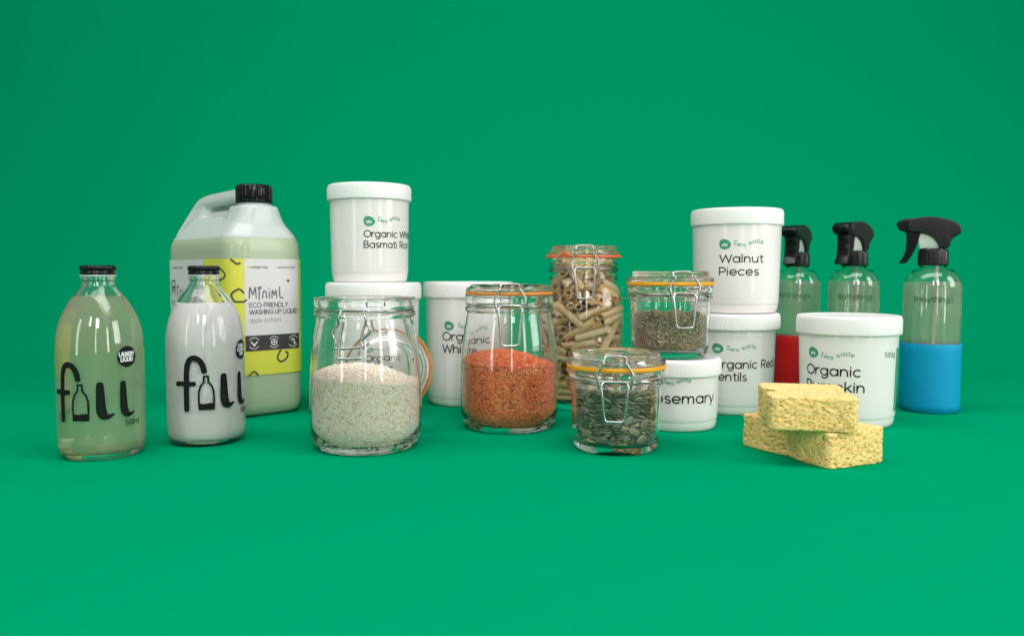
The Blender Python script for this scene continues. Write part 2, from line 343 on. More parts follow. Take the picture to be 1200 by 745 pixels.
class Ink:
    """flat print laid on a surface: surf(u, v, off) -> point"""
    def __init__(s, surf, step=.0016): s.V = []; s.F = []; s.surf = surf; s.step = step; s.n = 0
    def stroke(s, pts, wd, wfun=None, cap=True):
        s.n += 1; off = .00014 + (s.n % 7) * .00001
        P = [Vector(p) for p in pts]
        Q = [P[0]]
        for a, b in zip(P, P[1:]):
            d = (b - a).length
            if d < 1e-7: continue
            k = max(1, int(d / s.step))
            for i in range(1, k + 1): Q.append(a.lerp(b, i / k))
        closed = (Q[0] - Q[-1]).length < 1e-6
        if closed: Q = Q[:-1]
        m = len(Q); L_, R2 = [], []
        for i, p in enumerate(Q):
            a = Q[i - 1] if (closed or i > 0) else p; b = Q[(i + 1) % m] if (closed or i < m - 1) else p
            d1 = (p - a).normalized() if (p - a).length > 1e-9 else (b - p).normalized()
            d2 = (b - p).normalized() if (b - p).length > 1e-9 else d1
            t = (d1 + d2); t = t.normalized() if t.length > .05 else d1
            c = max(.42, t.dot(d1)); nn = Vector((-t.y, t.x)) / c
            ww = (wfun(i / (m - 1)) if wfun else wd) / 2
            L_.append(p + nn * ww); R2.append(p - nn * ww)
        st = len(s.V)
        for a, b in zip(L_, R2): s.V.append(s.surf(a.x, a.y, off)); s.V.append(s.surf(b.x, b.y, off))
        for i in range(m if closed else m - 1):
            j = (i + 1) % m; s.F.append((st + 2 * i, st + 2 * i + 1, st + 2 * j + 1, st + 2 * j))
        if not closed and cap:
            for e, sg in ((0, -1), (m - 1, 1)):
                t = (Q[1] - Q[0]).normalized() if e == 0 else (Q[-1] - Q[-2]).normalized()
                t *= sg; ww = (wfun(e / (m - 1)) if wfun else wd) / 2; nn = Vector((-t.y, t.x))
                ids = []
                for q in range(1, 5):
                    an = math.pi * q / 5; pp = Q[e] + nn * (ww * math.cos(an)) + t * (ww * math.sin(an) * .8)
                    s.V.append(s.surf(pp.x, pp.y, off)); ids.append(len(s.V) - 1)
                a, b = (st + 2 * e, st + 2 * e + 1)
                if sg < 0: a, b = b, a
                s.F.append((a, *ids, b))
    def text(s, t, x, y, cap, weight=.11, **k):
        for q in text_strokes(t, x, y, cap, **k): s.stroke(q, cap * weight)
    def blob(s, cx_, cy_, rf, n=32, rings=5, off=.00010):
        rf_ = rf if callable(rf) else (lambda a: rf)
        st = len(s.V); s.V.append(s.surf(cx_, cy_, off))
        for j in range(1, rings + 1):
            for k in range(n):
                a = 2 * math.pi * k / n; r = rf_(a) * j / rings
                s.V.append(s.surf(cx_ + r * math.cos(a), cy_ + r * math.sin(a), off))
        for k in range(n): s.F.append((st, st + 1 + k, st + 1 + (k + 1) % n))
        for j in range(rings - 1):
            for k in range(n):
                a = st + 1 + j * n; b = a + n; s.F.append((a + k, b + k, b + (k + 1) % n, a + (k + 1) % n))
    def rect(s, x0, y0, x1, y1, off=.00010):
        nx = max(1, int(abs(x1 - x0) / .002)); ny = max(1, int(abs(y1 - y0) / .004)); st = len(s.V)
        for j in range(ny + 1):
            for i in range(nx + 1): s.V.append(s.surf(x0 + (x1 - x0) * i / nx, y0 + (y1 - y0) * j / ny, off))
        for j in range(ny):
            for i in range(nx):
                a = st + j * (nx + 1) + i; s.F.append((a, a + 1, a + nx + 2, a + nx + 1))
    def poly_between(s, top, bot, off=.00010):
        st = len(s.V); m = len(top)
        for a, b in zip(top, bot): s.V.append(s.surf(a[0], a[1], off)); s.V.append(s.surf(b[0], b[1], off))
        for i in range(m - 1): s.F.append((st + 2 * i, st + 2 * i + 1, st + 2 * i + 3, st + 2 * i + 2))
    def build(s, name, material, parent): return obj(name, s.V, s.F, material, parent, 30)
def cyl_surf(rad):
    """u is arc length round the wall (0 faces the camera), v the height"""
    rf = rad if callable(rad) else (lambda z: rad); r0 = rf(.05)
    def f(u, v, off):
        r = rf(v) + off; a = u / r0; return (r * math.sin(a), -r * math.cos(a), v)
    return f

# ------------------------------------------------------------------ the setting
def backdrop():
    prof = [(-1.6, 0), (1.35, 0)]; rr = .85
    for i in range(1, 25):
        a = R_(90 * i / 24); prof.append((1.35 + rr * math.sin(a), rr - rr * math.cos(a)))
    prof.append((1.35 + rr, 2.3)); V, F = [], []
    xs = [-2.4 + 4.8 * i / 12 for i in range(13)]
    for y, z in prof:
        for x in xs: V.append((x, y, z))
    for j in range(len(prof) - 1):
        for i in range(12):
            a = j * 13 + i; F.append((a, a + 1, a + 14, a + 13))
    o = obj('backdrop', V, F, M['paper'], None, 60); o['kind'] = 'structure'
    return o
backdrop()

SEEDS = [
-3271, -933, 4973, 234, 0, 381, 894, 2580, -2099, 4612, 536, -43, -79, 840, -738, -3688, 5031, 658, -576, 408, 263, 43, -3386, 4740, 519, -208, 168, 812,
724, -3225, 5048, 527, -220, -56, 819, -1291, -3040, 4933, 904, 155, 84, 391, 2211, -2512, 4847, 164, -68, 188, 966, -3089, -1243, 4859, 912, -392, 122, 8,
-2380, -2313, 4929, 785, 211, 162, 560, -2749, -1832, 4613, 921, 137, -151, 333, 3240, -532, 4983, 988, 6, -150, -46, 1748, -3070, 4723, 942, -194, -269, -46,
2746, -2196, 5025, 960, -108, 56, 254, -1723, -2794, 4942, 910, 246, 253, 218, 5, -3219, 4924, 734, -248, 100, 624, 3546, 126, 4910, 733, -124, -166, 648,
-2970, -1938, 4796, 415, -10, -205, 886, -3590, 43, 4790, 270, 608, -339, 665, 3462, -743, 4778, 785, -211, 16, 582, 1161, -2881, 4632, 657, -219, -68, 718,
3216, -1705, 3208, 592, 436, 654, 174, 3651, -393, 2661, 544, 409, 562, 470, -384, -3404, 4373, 499, 102, 579, 637, 3430, -45, 3810, 202, -337, 8, 920,
-2766, -2522, 3284, 612, 681, -240, -322, -1979, -2637, 4273, 925, 204, 106, 302, 2251, -2437, 3766, 574, -1, 145, 806, 3110, -1191, 4312, 45, 69, -180, -980,
746, -3243, 4016, 429, 3, -170, 887, 96, -3743, 3436, 687, 714, 104, -90, 3299, 192, 4556, 73, -147, -43, 986, 3492, -1224, 2694, 671, 257, 689, 94,
2671, -1908, 3881, 331, -150, -144, 920, 2475, -2151, 4042, 355, -147, -111, 916, 1324, -3247, 2578, 113, 64, -549, 825, -3368, -1036, 3750, 603, -253, 267, -708,
-2544, -2673, 3830, 262, -316, -758, 507, -3205, -1141, 2774, 924, 40, 374, 68, -1332, -3018, 3423, 919, -87, 40, 381, 2977, -1490, 3826, 478, -100, -159, 858,
-1350, -3010, 3171, 724, -67, 68, 684, 3303, 314, 3349, 954, -83, -152, 245, -3528, -1210, 2383, 676, 378, -614, -150, -3050, -1532, 3744, 776, 169, 282, 538,
-2710, -2556, 2545, 117, 419, 579, 689, 2236, -2443, 2876, 595, 167, 129, 775, -1622, -2880, 4501, 897, -102, 172, 395, 278, -3719, 2360, 669, -646, -280, -238,
-3284, 67, 2529, 945, -270, 29, 182, 716, -3398, 2169, 427, 276, -373, 776, -2817, -1990, 4007, 733, 28, 337, 590, 1698, -2905, 3220, 452, -219, 302, 811,
-1247, -3071, 2932, 944, -90, 33, 317, -2582, -2503, 1133, 653, 702, -258, -119, -1547, -3132, 4289, 35, -128, -128, -983, -655, -3211, 1960, 873, 54, -21, 484,
1257, -3088, 4236, 274, 127, 55, 952, 376, -3252, 2829, 691, -72, 164, 701, 2540, -2723, 2220, 497, 710, -31, 498, -700, -3213, 3334, 686, -114, 150, 703,
1638, -3327, 1551, 701, 649, 297, 20, -1431, -2950, 1820, 940, -19, -40, 339, 1914, -2649, 2682, 531, 137, -63, 834, 3342, -101, 4320, 329, -29, -243, -912,
-3513, 113, 3917, 529, 187, -58, 826, 3433, -301, 3094, 870, -212, -38, 443, 1053, -3343, 722, 552, 721, 417, 32, 1935, -2594, 4045, 478, -85, -22, 874,
908, -3127, 4844, 923, -137, -182, 311, -3457, -1318, 1325, 275, -511, -501, 642, -2920, -1384, 2075, 646, -717, -212, 153, -2410, -2216, 4388, 574, -595, -359, 433,
49, -3300, 1853, 835, 270, 149, 455, -3091, -1026, 1637, 969, -240, 56, -5, -2708, -1758, 1830, 381, -895, -214, 85, 1912, -2626, 1588, 306, -28, 70, 949,
1595, -3096, 438, 625, -560, -34, 542, 3284, -196, 1215, 255, -154, -111, 948, 3630, -337, 3641, 700, -315, -325, 552, -48, -3374, 2699, 827, -139, 292, 460,
3267, -394, 1596, 924, -310, -184, 131, -676, -3193, 1182, 890, -28, -84, 448, 2851, -1601, 1394, 29, 129, 194, 972, 2272, -2875, 726, 313, -121, 743, -578,
3157, -712, 1996, 78, 100, -221, 967, -2014, -2550, 1651, 881, -352, -5, 317, 3167, -887, 1497, 331, -147, 232, 903, 3032, -1189, 1390, 33, -98, -369, -924,
-2748, -1728, 1523, 837, 389, 9, 383, -2391, -2205, 1537, 887, -365, 48, 277, -3027, -235, 4737, 960, 38, -254, 111, 3061, -1119, 883, 38, 84, 73, -993,
-1808, -2832, 3913, 597, -142, -56, 788, -3227, -367, 1176, 933, 258, 36, 249, 2364, -2205, 1287, 415, 207, 182, 867, 409, -3243, 1254, 470, -20, -232, 851,
-3164, -783, 768, 985, 110, 76, -105, 1050, -3512, 2582, 747, 552, -239, 285, -439, -3302, 2591, 844, 37, 357, 398, 923, -3272, 3404, 849, -242, 71, 464,
650, -3343, 3099, 959, -204, 27, -192, 2715, -2094, 1977, 979, 51, -46, 194, -494, -3264, 3020, 827, -228, 162, 487, 163, -3351, 3929, 290, 262, 205, 897,
-716, -3398, 2205, 98, 0, 15, -995, 2036, -2916, 4456, 843, -358, -108, 386, -892, -3478, 4416, 56, -288, -263, -919, -1967, -2554, 1995, 840, -336, 37, 424,
3128, -979, 3056, 966, -195, -93, 145, -3312, -617, 1348, 327, 178, -186, 909, -292, -3252, 944, 794, -43, -343, 500, -3226, -34, 756, 208, 34, 272, 939,
-1150, -3409, 3833, 109, 17, 350, 930, -498, -3076, 4943, 255, -798, -197, 508, 2791, -1539, 664, 237, -27, 135, 962, -1215, -3425, 666, 166, 33, 567, 807,
-2723, -1837, 2878, 965, 157, 210, -15, 3201, -208, 634, 187, -95, -216, 953, -1879, -2883, 765, 68, 93, 106, 988, 3225, -1292, 2004, 893, 158, -1, 421,
3060, -1542, 4588, 719, -16, -104, 687, -2792, -1797, 2311, 749, 176, -84, 633, -3388, -1000, 4465, 508, 127, -162, 836, -1985, -2564, 3130, 793, -6, 284, 539,
-3158, -503, 542, 988, 78, 17, -130, -2820, -1579, 4429, 967, 251, -40, -30, 1107, -3233, 3720, 52, 39, 64, 996, 1544, -3181, 3122, 852, -359, 103, 367,
-776, -3222, 1691, 975, 7, -8, 222, -1406, -3024, 2069, 994, -9, -45, 96, 3370, -1084, 3793, 847, -21, -225, 482, -3133, -581, 3026, 967, -27, 169, 188,
3236, 145, 431, 953, -12, -32, -302, -2122, -2662, 2897, 103, -519, -834, 159, -2950, -1269, 488, 989, -91, 113, -40, 118, -3303, 1511, 327, 43, -46, 943,
-1597, -2898, 1222, 563, 22, 141, 814, -2321, -2176, 1858, 876, -362, 63, 313, -3456, -84, 3472, 788, -157, -52, 593, 2659, -1936, 466, 598, -236, -11, 766,
-316, -3188, 3826, 549, 28, 164, 819, 1679, -3012, 3843, 75, -158, -24, -984, 512, -3493, 4243, 998, -55, 8, -5, -3465, -703, 4237, 579, -9, -126, 805,
3151, -1613, 4211, 860, -194, 17, 471, 2383, -2061, 4281, 427, -138, -123, 885, 2499, -2385, 3405, 223, -175, 21, -959, -3528, 221, 3111, 612, 285, -15, 738,
-2791, -1926, 2525, 945, 168, 98, -261, 1055, -2998, 1140, 355, 130, 171, 910, -350, -3111, 429, 781, 14, -11, 624, -2760, -1866, 3339, 190, 127, -77, 971,
-3007, -1463, 1035, 949, 39, -214, -228, -3490, -31, 2289, 599, -177, 199, 755, 2383, -2586, 3168, 911, -166, 239, 292, -3080, -721, 2068, 121, -13, 51, 991,
1964, -2761, 1030, 850, -193, -162, 463, 3469, 78, 1688, 729, -290, 221, 579, 2881, -1872, 2268, 345, 31, -133, -929, 3310, -472, 2344, 893, 4, 223, 392,
1700, -3009, 2273, 882, 232, -96, 399, 2746, -1362, 4845, 673, 38, -16, 739, -1109, -3319, 2459, 92, -12, 45, 995, -2878, -1353, 230, 877, -22, 144, 457,
-2455, -1899, 403, 921, 4, 18, 388, -877, -3364, 1438, 45, -13, 0, 999, 2892, -1726, 1001, 745, 92, -27, 660, 2994, -1708, 2698, 798, 77, 118, 586,
-1637, -2979, 992, 399, 50, 135, 906, 2625, -2153, 1430, 221, -264, -58, -937, 2901, -1928, 1697, 912, 40, 54, 405, 2984, -828, 615, 985, -37, -94, -137,
-1789, -2981, 1521, 195, -23, 78, 977, -3483, -271, 2147, 610, -180, 196, 747, 3466, -281, 992, 782, -32, -192, 593, -3270, -1153, 3261, 598, 281, -19, 751,
2937, -1122, 3332, 50, 115, -126, -984, -3462, 247, 1101, 677, 37, -37, 734, 2548, -1727, 3544, 277, 37, 30, 960, 2199, -2303, 207, 665, -164, -63, 726,
505, -3450, 4495, 989, -77, 20, 127, 3080, -662, 4315, 216, -243, 182, 928, 786, -3389, 1592, 960, 90, 266, 13, -2801, -1904, 787, 924, 163, -122, -324,
-1949, -2836, 2497, 357, 237, -11, 904, 494, -3264, 299, 986, -53, -2, -156, -1902, -2168, 4664, 716, -169, -149, 661, -1324, -3192, 2692, 251, -26, 56, 966,
253, -3343, 584, 980, 12, 50, 193, -2200, -2583, 508, 254, 39, -229, 939, -3149, -394, 3932, 274, 214, -26, 937, 1970, -2706, 2002, 858, -192, -266, 394,
1807, -2466, 1308, 618, -13, 32, 785, -2354, -2044, 3655, 805, 9, -262, 533, -1854, -2055, 5027, 900, 94, 105, 413, -3449, -334, 1753, 677, 74, 153, 716,
3230, -1010, 402, 846, -57, -2, 530, 1165, -2844, 1737, 759, -106, 53, 640, -2102, -2228, 2569, 312, -801, -497, -120, -2064, -2178, 4022, 869, -76, -152, 464,
-1120, -2971, 3798, 548, -166, 282, 770, 3212, -381, 3995, 524, -251, -185, 792, -2753, -1210, 3285, 895, 227, 133, 360, 2102, -2192, 2451, 132, -15, 36, 991,
-1075, -2871, 375, 942, 203, 4, 266, 286, -3155, 957, 211, -109, -253, 938, -2786, -1145, 1348, 897, -61, -3, 438, -867, -2912, 4472, 686, -237, 151, 671,
-188, 3755, 4668, 699, 710, 74, -46, -3704, 648, 4815, 594, -474, -532, 373, 3005, -512, 3397, 4, 311, -134, -941, 1052, 3229, 5025, 574, -71, 133, 805,
-2447, 2355, 4995, 667, -30, -179, 722, -932, 3170, 4905, 697, 53, 197, 687, 1696, -2472, 535, 964, -166, 102, -183, -2868, -1236, 3962, 278, 69, 151, 946,
2898, -1729, 229, 849, -212, -105, 472, 2448, 2187, 4812, 956, -120, 17, 268, 1764, 3326, 4807, 532, 252, -660, 467, 3005, -129, 2645, 246, -209, 16, 946,
2183, -1949, 820, 956, -130, 42, -261, 2660, -1709, 2980, 727, -142, 12, 672, 3391, 1118, 4751, 196, 693, 533, 444, -325, -3130, 3548, 282, 54, 126, 949,
-414, -2957, 159, 514, 3, 40, 857, -1671, -2393, 3535, 895, -218, 19, 389, -3027, 1791, 4907, 545, -331, 296, 711, -3233, -516, 219, 711, -30, 140, 688,
-1868, 3029, 4799, 865, 260, 237, 358, -2323, -1823, 151, 816, 9, 18, 578, 2056, -2166, 638, 682, -25, 136, 718, 1009, -2708, 143, 677, 0, 0, 736,
2996, -1225, 2384, 877, -27, 150, 456, -1270, -2628, 143, 958, 0, 0, 288, -3171, -652, 2596, 610, 367, 12, 702, -2945, -204, 4497, 183, -240, -105, 947,
-1741, 2793, 4940, 670, 327, 122, 656, 309, -2861, 2167, 832, 87, 13, 548, 2846, -92, 258, 977, -119, 156, 88, -3129, -96, 3275, 787, -85, -10, 612,
2887, -830, 209, 924, 136, 124, 335, 1903, -1861, 4794, 1000, -25, -14, -11, 1611, -2250, 5001, 836, -13, -169, 522, 159, 3260, 4912, 895, 37, 246, 369,
855, -2736, 1964, 825, -99, -50, 555, 2912, 199, 918, 892, 46, -33, 449, 2813, -74, 4671, 595, 18, -20, 803, 681, 3059, 4895, 713, 77, 269, 643,
-744, -2885, 693, 958, 194, -125, 168, -1690, -2200, 382, 952, 144, 1, 271, 1548, -2333, 3748, 672, 168, -8, 721, -2732, -605, 1741, 922, -18, 133, 364,
1490, -2329, 1940, 652, -170, -65, 736, -2257, -2100, 1173, 323, -82, 138, 933, -225, 3107, 4802, 456, 106, 92, 879, 3438, 1323, 4315, 138, -519, -273, 798,
2923, 1968, 4218, 899, 297, -319, -36, -108, -2932, 3175, 274, -171, 55, 945, 2499, 2210, 4552, 128, 984, 125, 3, 2234, 2606, 4236, 675, -35, -219, 704,
971, 3624, 3973, 254, -76, 726, 634, 2771, -51, 1387, 916, -259, -75, 298, -2964, 1521, 3986, 450, 5, 114, 886, 2042, 2657, 3902, 740, 46, -6, 672,
-3290, 582, 4350, 156, 88, 124, -976, 2754, 2551, 3619, 682, -592, 402, -151, -1194, 3555, 3513, 18, -238, 687, 686, -2299, 2342, 4102, 347, 81, 108, 928,
3278, 777, 5049, 499, -145, -32, 854, 3380, 1644, 3581, 2, 641, 315, 700, 792, -2907, 740, 5, -49, 237, 970, 2546, -1390, 1786, 954, -110, -2, 279,
-3076, 1120, 4266, 154, 4, -66, 986, -2806, 54, 386, 923, 16, -21, 383, -2161, 2501, 3788, 242, -6, -200, 949, -1801, 2766, 4112, 385, 201, 61, 899,
2503, -1139, 4605, 866, 256, 45, 427, 2778, 2491, 2791, 294, 278, 675, 617, -385, 3293, 3956, 470, -22, -82, 879, -2417, -1199, 800, 41, -23, -39, -998,
-2704, 1852, 3638, 204, 65, -25, 977, -1387, 3019, 3061, 304, -34, -109, 946, 248, 3311, 3097, 878, 63, 9, 475, 928, 3238, 3181, 482, -308, -230, 787,
-2695, 1982, 3011, 507, 128, -212, 826, 2297, 2614, 3415, 619, 61, 363, 694, -2507, 2478, 2448, 39, -219, 543, -810, -2992, 1503, 2505, 429, 111, -353, 824,
-2961, 1386, 3465, 159, 67, 46, 984, -272, 3298, 2910, 827, 55, -2, 559, 3322, 496, 2817, 911, -96, 3, 401, -3062, 1173, 3236, 997, -11, 66, -42,
-44, 3337, 2657, 878, 22, -77, 473, -1510, -2247, 3150, 880, -207, 139, 405, 1392, 3030, 3960, 910, 130, -172, 355, -3236, 785, 2921, 958, 98, 260, -70,
2210, 2496, 2398, 722, -277, -34, 633, -2514, 2073, 3888, 337, 57, -29, 939, 2124, 2531, 3022, 767, 123, 50, 628, 3040, 1154, 2900, 964, 186, 20, 186,
]
SEED_REST = [
3682, 501, 2226, 522, 399, 611, 442, -2901, 207, 1731, 860, -45, 133, 490, 1789, 2874, 2821, 612, 23, 60, 788, 15, 3336, 1884, 883, -109, -143, 434,
-1478, 3212, 2112, 754, -455, 45, 471, -3234, 704, 2189, 901, -398, -73, 155, -2409, 2846, 2280, 574, 158, 683, -423, -1682, 2862, 3497, 971, 106, -44, -211,
-332, 3228, 2123, 609, 12, 49, 792, -2318, -1770, 641, 266, 15, 9, 964, 2396, 2772, 700, 659, -557, 505, -1, 2717, 1999, 1529, 964, 11, -267, 19,
-3020, 1652, 3076, 564, 149, -461, 668, 80, 3333, 1549, 448, 54, -68, 890, -2587, 2404, 4553, 147, -300, 35, -942, 2818, 2258, 3928, 618, 147, -489, 598,
-2967, 2233, 1817, 706, -432, -562, 17, 2858, 1593, 1803, 939, 62, -185, 283, 2490, 2724, 1493, 163, 343, 677, 631, 1178, 3507, 997, 326, -112, 713, 610,
2464, 2143, 1874, 882, 333, -83, 322, -2058, 2960, 1715, 340, -705, -11, 622, -854, 3206, 975, 320, -83, -25, 944, -2607, 2331, 3447, 210, 72, -7, -975,
3194, 728, 1285, 942, 76, -137, 298, 1401, 3156, 3059, 448, -35, 29, 893, -2198, -1583, 3023, 804, 22, 46, 592, 1434, -2317, 1101, 753, 60, 142, 640,
2973, 1329, 1510, 960, 85, -177, 198, -2501, 2110, 1122, 159, -212, -129, 956, 1743, 2765, 1000, 780, 125, -131, 599, 1685, 3062, 3460, 449, -224, 84, 861,
-3039, 1255, 1216, 53, 154, 78, -984, -1941, 2637, 1248, 224, -55, 102, 968, -1177, 3476, 2390, 203, -36, -586, -784, -2715, 1834, 1237, 104, -219, -118, 963,
-1347, 2938, 1081, 632, -112, -36, 766, -350, 3285, 3540, 595, 73, -365, 712, 3228, 579, 1788, 186, 35, 109, 976, 1650, 2981, 2089, 995, -82, 32, 46,
1985, 2844, 2471, 489, -247, 11, 837, -2017, 2532, 1014, 553, -88, 75, 825, 3171, 565, 732, 965, 155, -55, 204, -302, 3355, 1263, 288, -49, -91, 952,
-580, 3449, 3186, 949, 50, -155, 271, -1663, 2736, 780, 526, -36, -69, 847, -3190, 449, 797, 960, -168, 56, -219, -1958, -1995, 875, 629, 51, -14, 776,
1066, -2595, 395, 889, -3, 40, 456, 290, 3254, 3816, 677, 184, -188, 687, 923, 3325, 1905, 992, -85, -11, 88, -493, 3200, 543, 607, 70, -245, 753,
916, 3441, 4466, 236, 0, -272, 933, 988, -2701, 1435, 11, -35, 107, 994, 2886, 147, 2281, 798, 80, -102, 589, -3165, 1399, 1870, 352, -112, -8, -929,
-2534, -1223, 4151, 293, 91, 131, 943, 3065, 1120, 1030, 128, 19, 6, 992, 1283, 3215, 1699, 982, -170, -86, -1, 1208, -2521, 2280, 49, 7, -172, 984,
-2693, -371, 4002, 873, 171, 189, 417, -2276, -1651, 2320, 613, -261, -442, 601, -769, 3505, 1623, 838, 423, -197, 283, -1964, 2670, 2676, 539, 401, 14, 741,
-3340, 906, 1392, 655, 106, 6, 748, 2039, -1851, 2722, 989, 102, 37, 98, 40, 3494, 952, 359, 19, 837, 413, 517, 3621, 1210, 584, -402, 592, 384,
-1425, 2868, 4479, 542, -367, -281, 701, 1445, 2944, 4904, 335, -230, 73, 911, 2883, 1889, 1102, 950, 80, 71, -293, -2844, 1419, 670, 131, -45, 84, 987,
1291, 2945, 2480, 857, 279, -56, 429, -3063, 849, 829, 133, 166, 366, 906, 1247, -2630, 2677, 874, 349, 184, 283, -2074, 2932, 4581, 886, 271, 266, 265,
292, 3554, 3451, 952, 297, 74, 3, 1828, -1955, 2129, 983, -179, 13, -36, 1879, 2701, 4354, 901, -54, -360, 236, -3116, 711, 3741, 35, 182, 88, 979,
840, -2608, 2536, 852, 207, -45, 480, -2550, 240, 143, 1000, 0, 0, 2, -2582, 68, 1971, 983, -95, 82, 130, 3035, 1023, 523, 925, -10, -17, 380,
-2561, 2408, 1656, 546, -646, -198, 496, -3229, 1442, 4526, 468, -54, -48, -881, -1807, 3043, 3834, 903, 179, -129, 368, -3047, 1609, 872, 740, -89, 36, 666,
1322, 3167, 3660, 2, 93, 6, -996, -3311, 466, 1572, 857, 98, 235, -448, 333, 3142, 589, 781, -61, 54, 619, 3434, 835, 4067, 625, -334, 121, 695,
-359, 3526, 4261, 972, -190, 39, 132, -2402, -929, 4572, 933, 183, -86, 299, 1213, 2994, 628, 634, -5, 187, 750, -2928, 1979, 4280, 841, 70, -46, 534,
-3303, 1265, 3894, 767, -13, 280, 577, 3256, 1374, 2617, 837, 235, -115, -481, -1452, 2911, 543, 147, -222, -296, 917, 954, 3388, 2474, 241, 88, -209, 944,
2265, -1857, 3298, 925, 83, 103, 357, 2623, 129, 1623, 932, -74, -44, 353, 2852, 2068, 2304, 486, 190, 194, 831, -1054, 2977, 3755, 437, 29, -93, 894,
-3371, 495, 2648, 869, -51, 141, 472, -3463, 686, 3597, 727, 30, 180, 662, 2596, -1036, 2699, 923, 47, -15, 382, -2751, 1418, 4673, 946, 142, 168, 237,
-2277, -819, 4908, 825, -14, -24, 564, 3471, 599, 3120, 677, -152, -83, 716, 2678, 1389, 4793, 799, -7, 151, 582, 786, 3020, 388, 793, -3, 0, 610,
1972, 2480, 1311, 772, 122, 200, 590, 324, 3113, 4176, 808, -30, -60, 585, 16, -2289, 4944, 806, -2, 41, 591, -3244, 1143, 2565, 659, 546, -276, 438,
479, -2578, 3081, 943, 14, -27, -331, -43, 3502, 2412, 987, 123, -33, 93, -907, 3386, 2819, 973, 74, 84, 202, -2398, 2564, 3075, 872, 103, -195, 437,
590, 3373, 2173, 77, -23, -5, -997, 3269, 1245, 2006, 640, 316, -354, 604, -2780, 1426, 414, 138, -44, 55, 988, 1729, -2342, 4476, 909, 149, -71, 382,
2463, 1905, 359, 939, 208, 75, 264, 3077, 1651, 1352, 585, -42, -178, 790, 1869, -2025, 1702, 978, -148, -65, 135, -1044, -2420, 4456, 620, -189, 166, 744,
2280, 2304, 735, 723, -619, -289, -106, 618, -2852, 3471, 166, -68, -167, -969, 2632, -516, 1051, 537, -38, -48, 841, -1070, 2947, 4328, 490, -204, 17, 847,
-2832, 1975, 2530, 880, 277, -87, 375, 3484, 783, 3654, 428, -484, -18, 763, -717, 3314, 4581, 998, 5, -6, -64, 1184, -2221, 4016, 654, -44, -165, 737,
2527, 2072, 3232, 128, -20, 79, 988, -341, -2475, 4119, 747, -100, 71, 653, -2623, -1070, 2966, 639, 185, -115, 738, 2784, 1836, 2879, 924, -32, -355, -139,
-1257, -2517, 1313, 347, 51, 86, 933, -927, -2516, 1589, 993, -66, -12, 100, 1830, 2901, 593, 314, 274, 224, 881, -1148, -2599, 2296, 119, -68, 6, 991,
-2704, -734, 2610, 677, 182, 244, 670, 2879, 1826, 535, 591, 112, -140, 787, -2611, 2213, 676, 320, 98, 82, -939, 3100, 1536, 789, 16, -583, -812, -16,
459, 3119, 3404, 722, 308, -141, 603, 759, -2331, 4828, 916, 85, -87, 382, -1644, 2658, 1786, 715, 7, 59, 696, -1144, 3206, 518, 911, 59, -282, 296,
2182, 2602, 1718, 459, -68, -314, 828, 2682, -788, 3610, 860, -66, -108, 494, 3394, 541, 2272, 449, -549, -377, 596, 1481, 2750, 382, 670, -86, 37, 736,
3300, 762, 242, 711, -99, -202, 667, 2455, 96, 3535, 58, -116, -69, 989, 2109, -934, 4984, 561, -48, -131, 816, -998, -2602, 1006, 273, -48, -98, 956,
-2329, 2481, 257, 860, 242, 28, 449, -3309, 739, 459, 721, -61, -72, 687, -961, -2472, 3827, 418, -142, 94, 892, 1571, -2368, 3179, 937, -175, 3, 302,
-1234, -2200, 598, 981, 141, 33, 126, -1052, -2627, 2599, 970, 115, -75, -200, 1101, 2834, 2828, 663, 73, 61, 742, -3015, 725, 4813, 602, 367, 56, 707,
2729, -423, 1842, 803, 53, -46, 591, 294, -2518, 472, 902, 129, 174, 374, 2914, 481, 4851, 820, -63, 138, 552, -932, 2860, 173, 726, 48, -19, 685,
-1326, 3180, 1616, 950, 24, -253, 181, 2491, -1158, 4034, 885, -5, 36, 464, 2174, -1639, 1005, 831, -55, 122, 540, -2738, 1844, 2173, 930, 84, -90, 347,
2385, -1314, 2090, 797, 67, 201, 565, 1497, 2599, 4358, 734, -179, -257, 602, -2690, 89, 3071, 623, -46, 5, 781, 1884, 2345, 1838, 861, 302, -112, 393,
-2761, -266, 3576, 640, 76, -33, 763, -2448, -1189, 1123, 425, -170, -89, 884, -2791, 562, 4890, 908, 257, 267, 196, 2754, 1194, 4553, 896, -59, 136, 419,
446, -2597, 4442, 927, 290, 65, 230, 2814, 843, 4350, 971, -54, 114, 203, -1364, -2117, 4589, 988, -64, -140, 3, 1769, -1827, 4353, 796, 53, -109, 593,
1825, 2124, 5029, 666, -77, 75, 738, 1193, 2660, 4442, 142, 810, 495, 279, 1027, -2140, 4273, 757, 17, -139, 638, 2353, 1819, 4431, 960, -279, -8, -31,
2364, -288, 4849, 680, -113, -68, 722, -465, -2104, 4673, 430, -61, -120, 893, -2507, 1295, 4908, 939, -54, 260, 219, 2479, 1490, 4256, 997, -63, 22, 35,
699, 2766, 4458, 786, -41, -173, 592, -2532, -434, 4356, 732, -62, -78, 674, 1489, 2308, 4787, 989, -47, 134, 38, -2019, 2193, 4621, 922, -35, 78, 378,
-1637, -1032, 4944, 867, -161, -188, 433, 2470, -396, 4364, 798, 17, -86, 596, -604, 2512, 4800, 941, -216, -11, -261, -1765, -1510, 4455, 201, 111, -223, 947,
231, 2679, 4493, 271, 667, 668, 190, 1470, -1107, 4667, 962, 105, -88, -238, 1155, -1904, 4602, 951, -22, 49, 304, -273, 2706, 4508, 823, -154, -47, 545,
-809, -1580, 4917, 819, 7, -60, 570, 2168, -998, 4414, 772, 108, -193, 596, 2065, 30, 4577, 956, 18, 24, 292, -72, -2293, 4320, 976, -106, 103, 158,
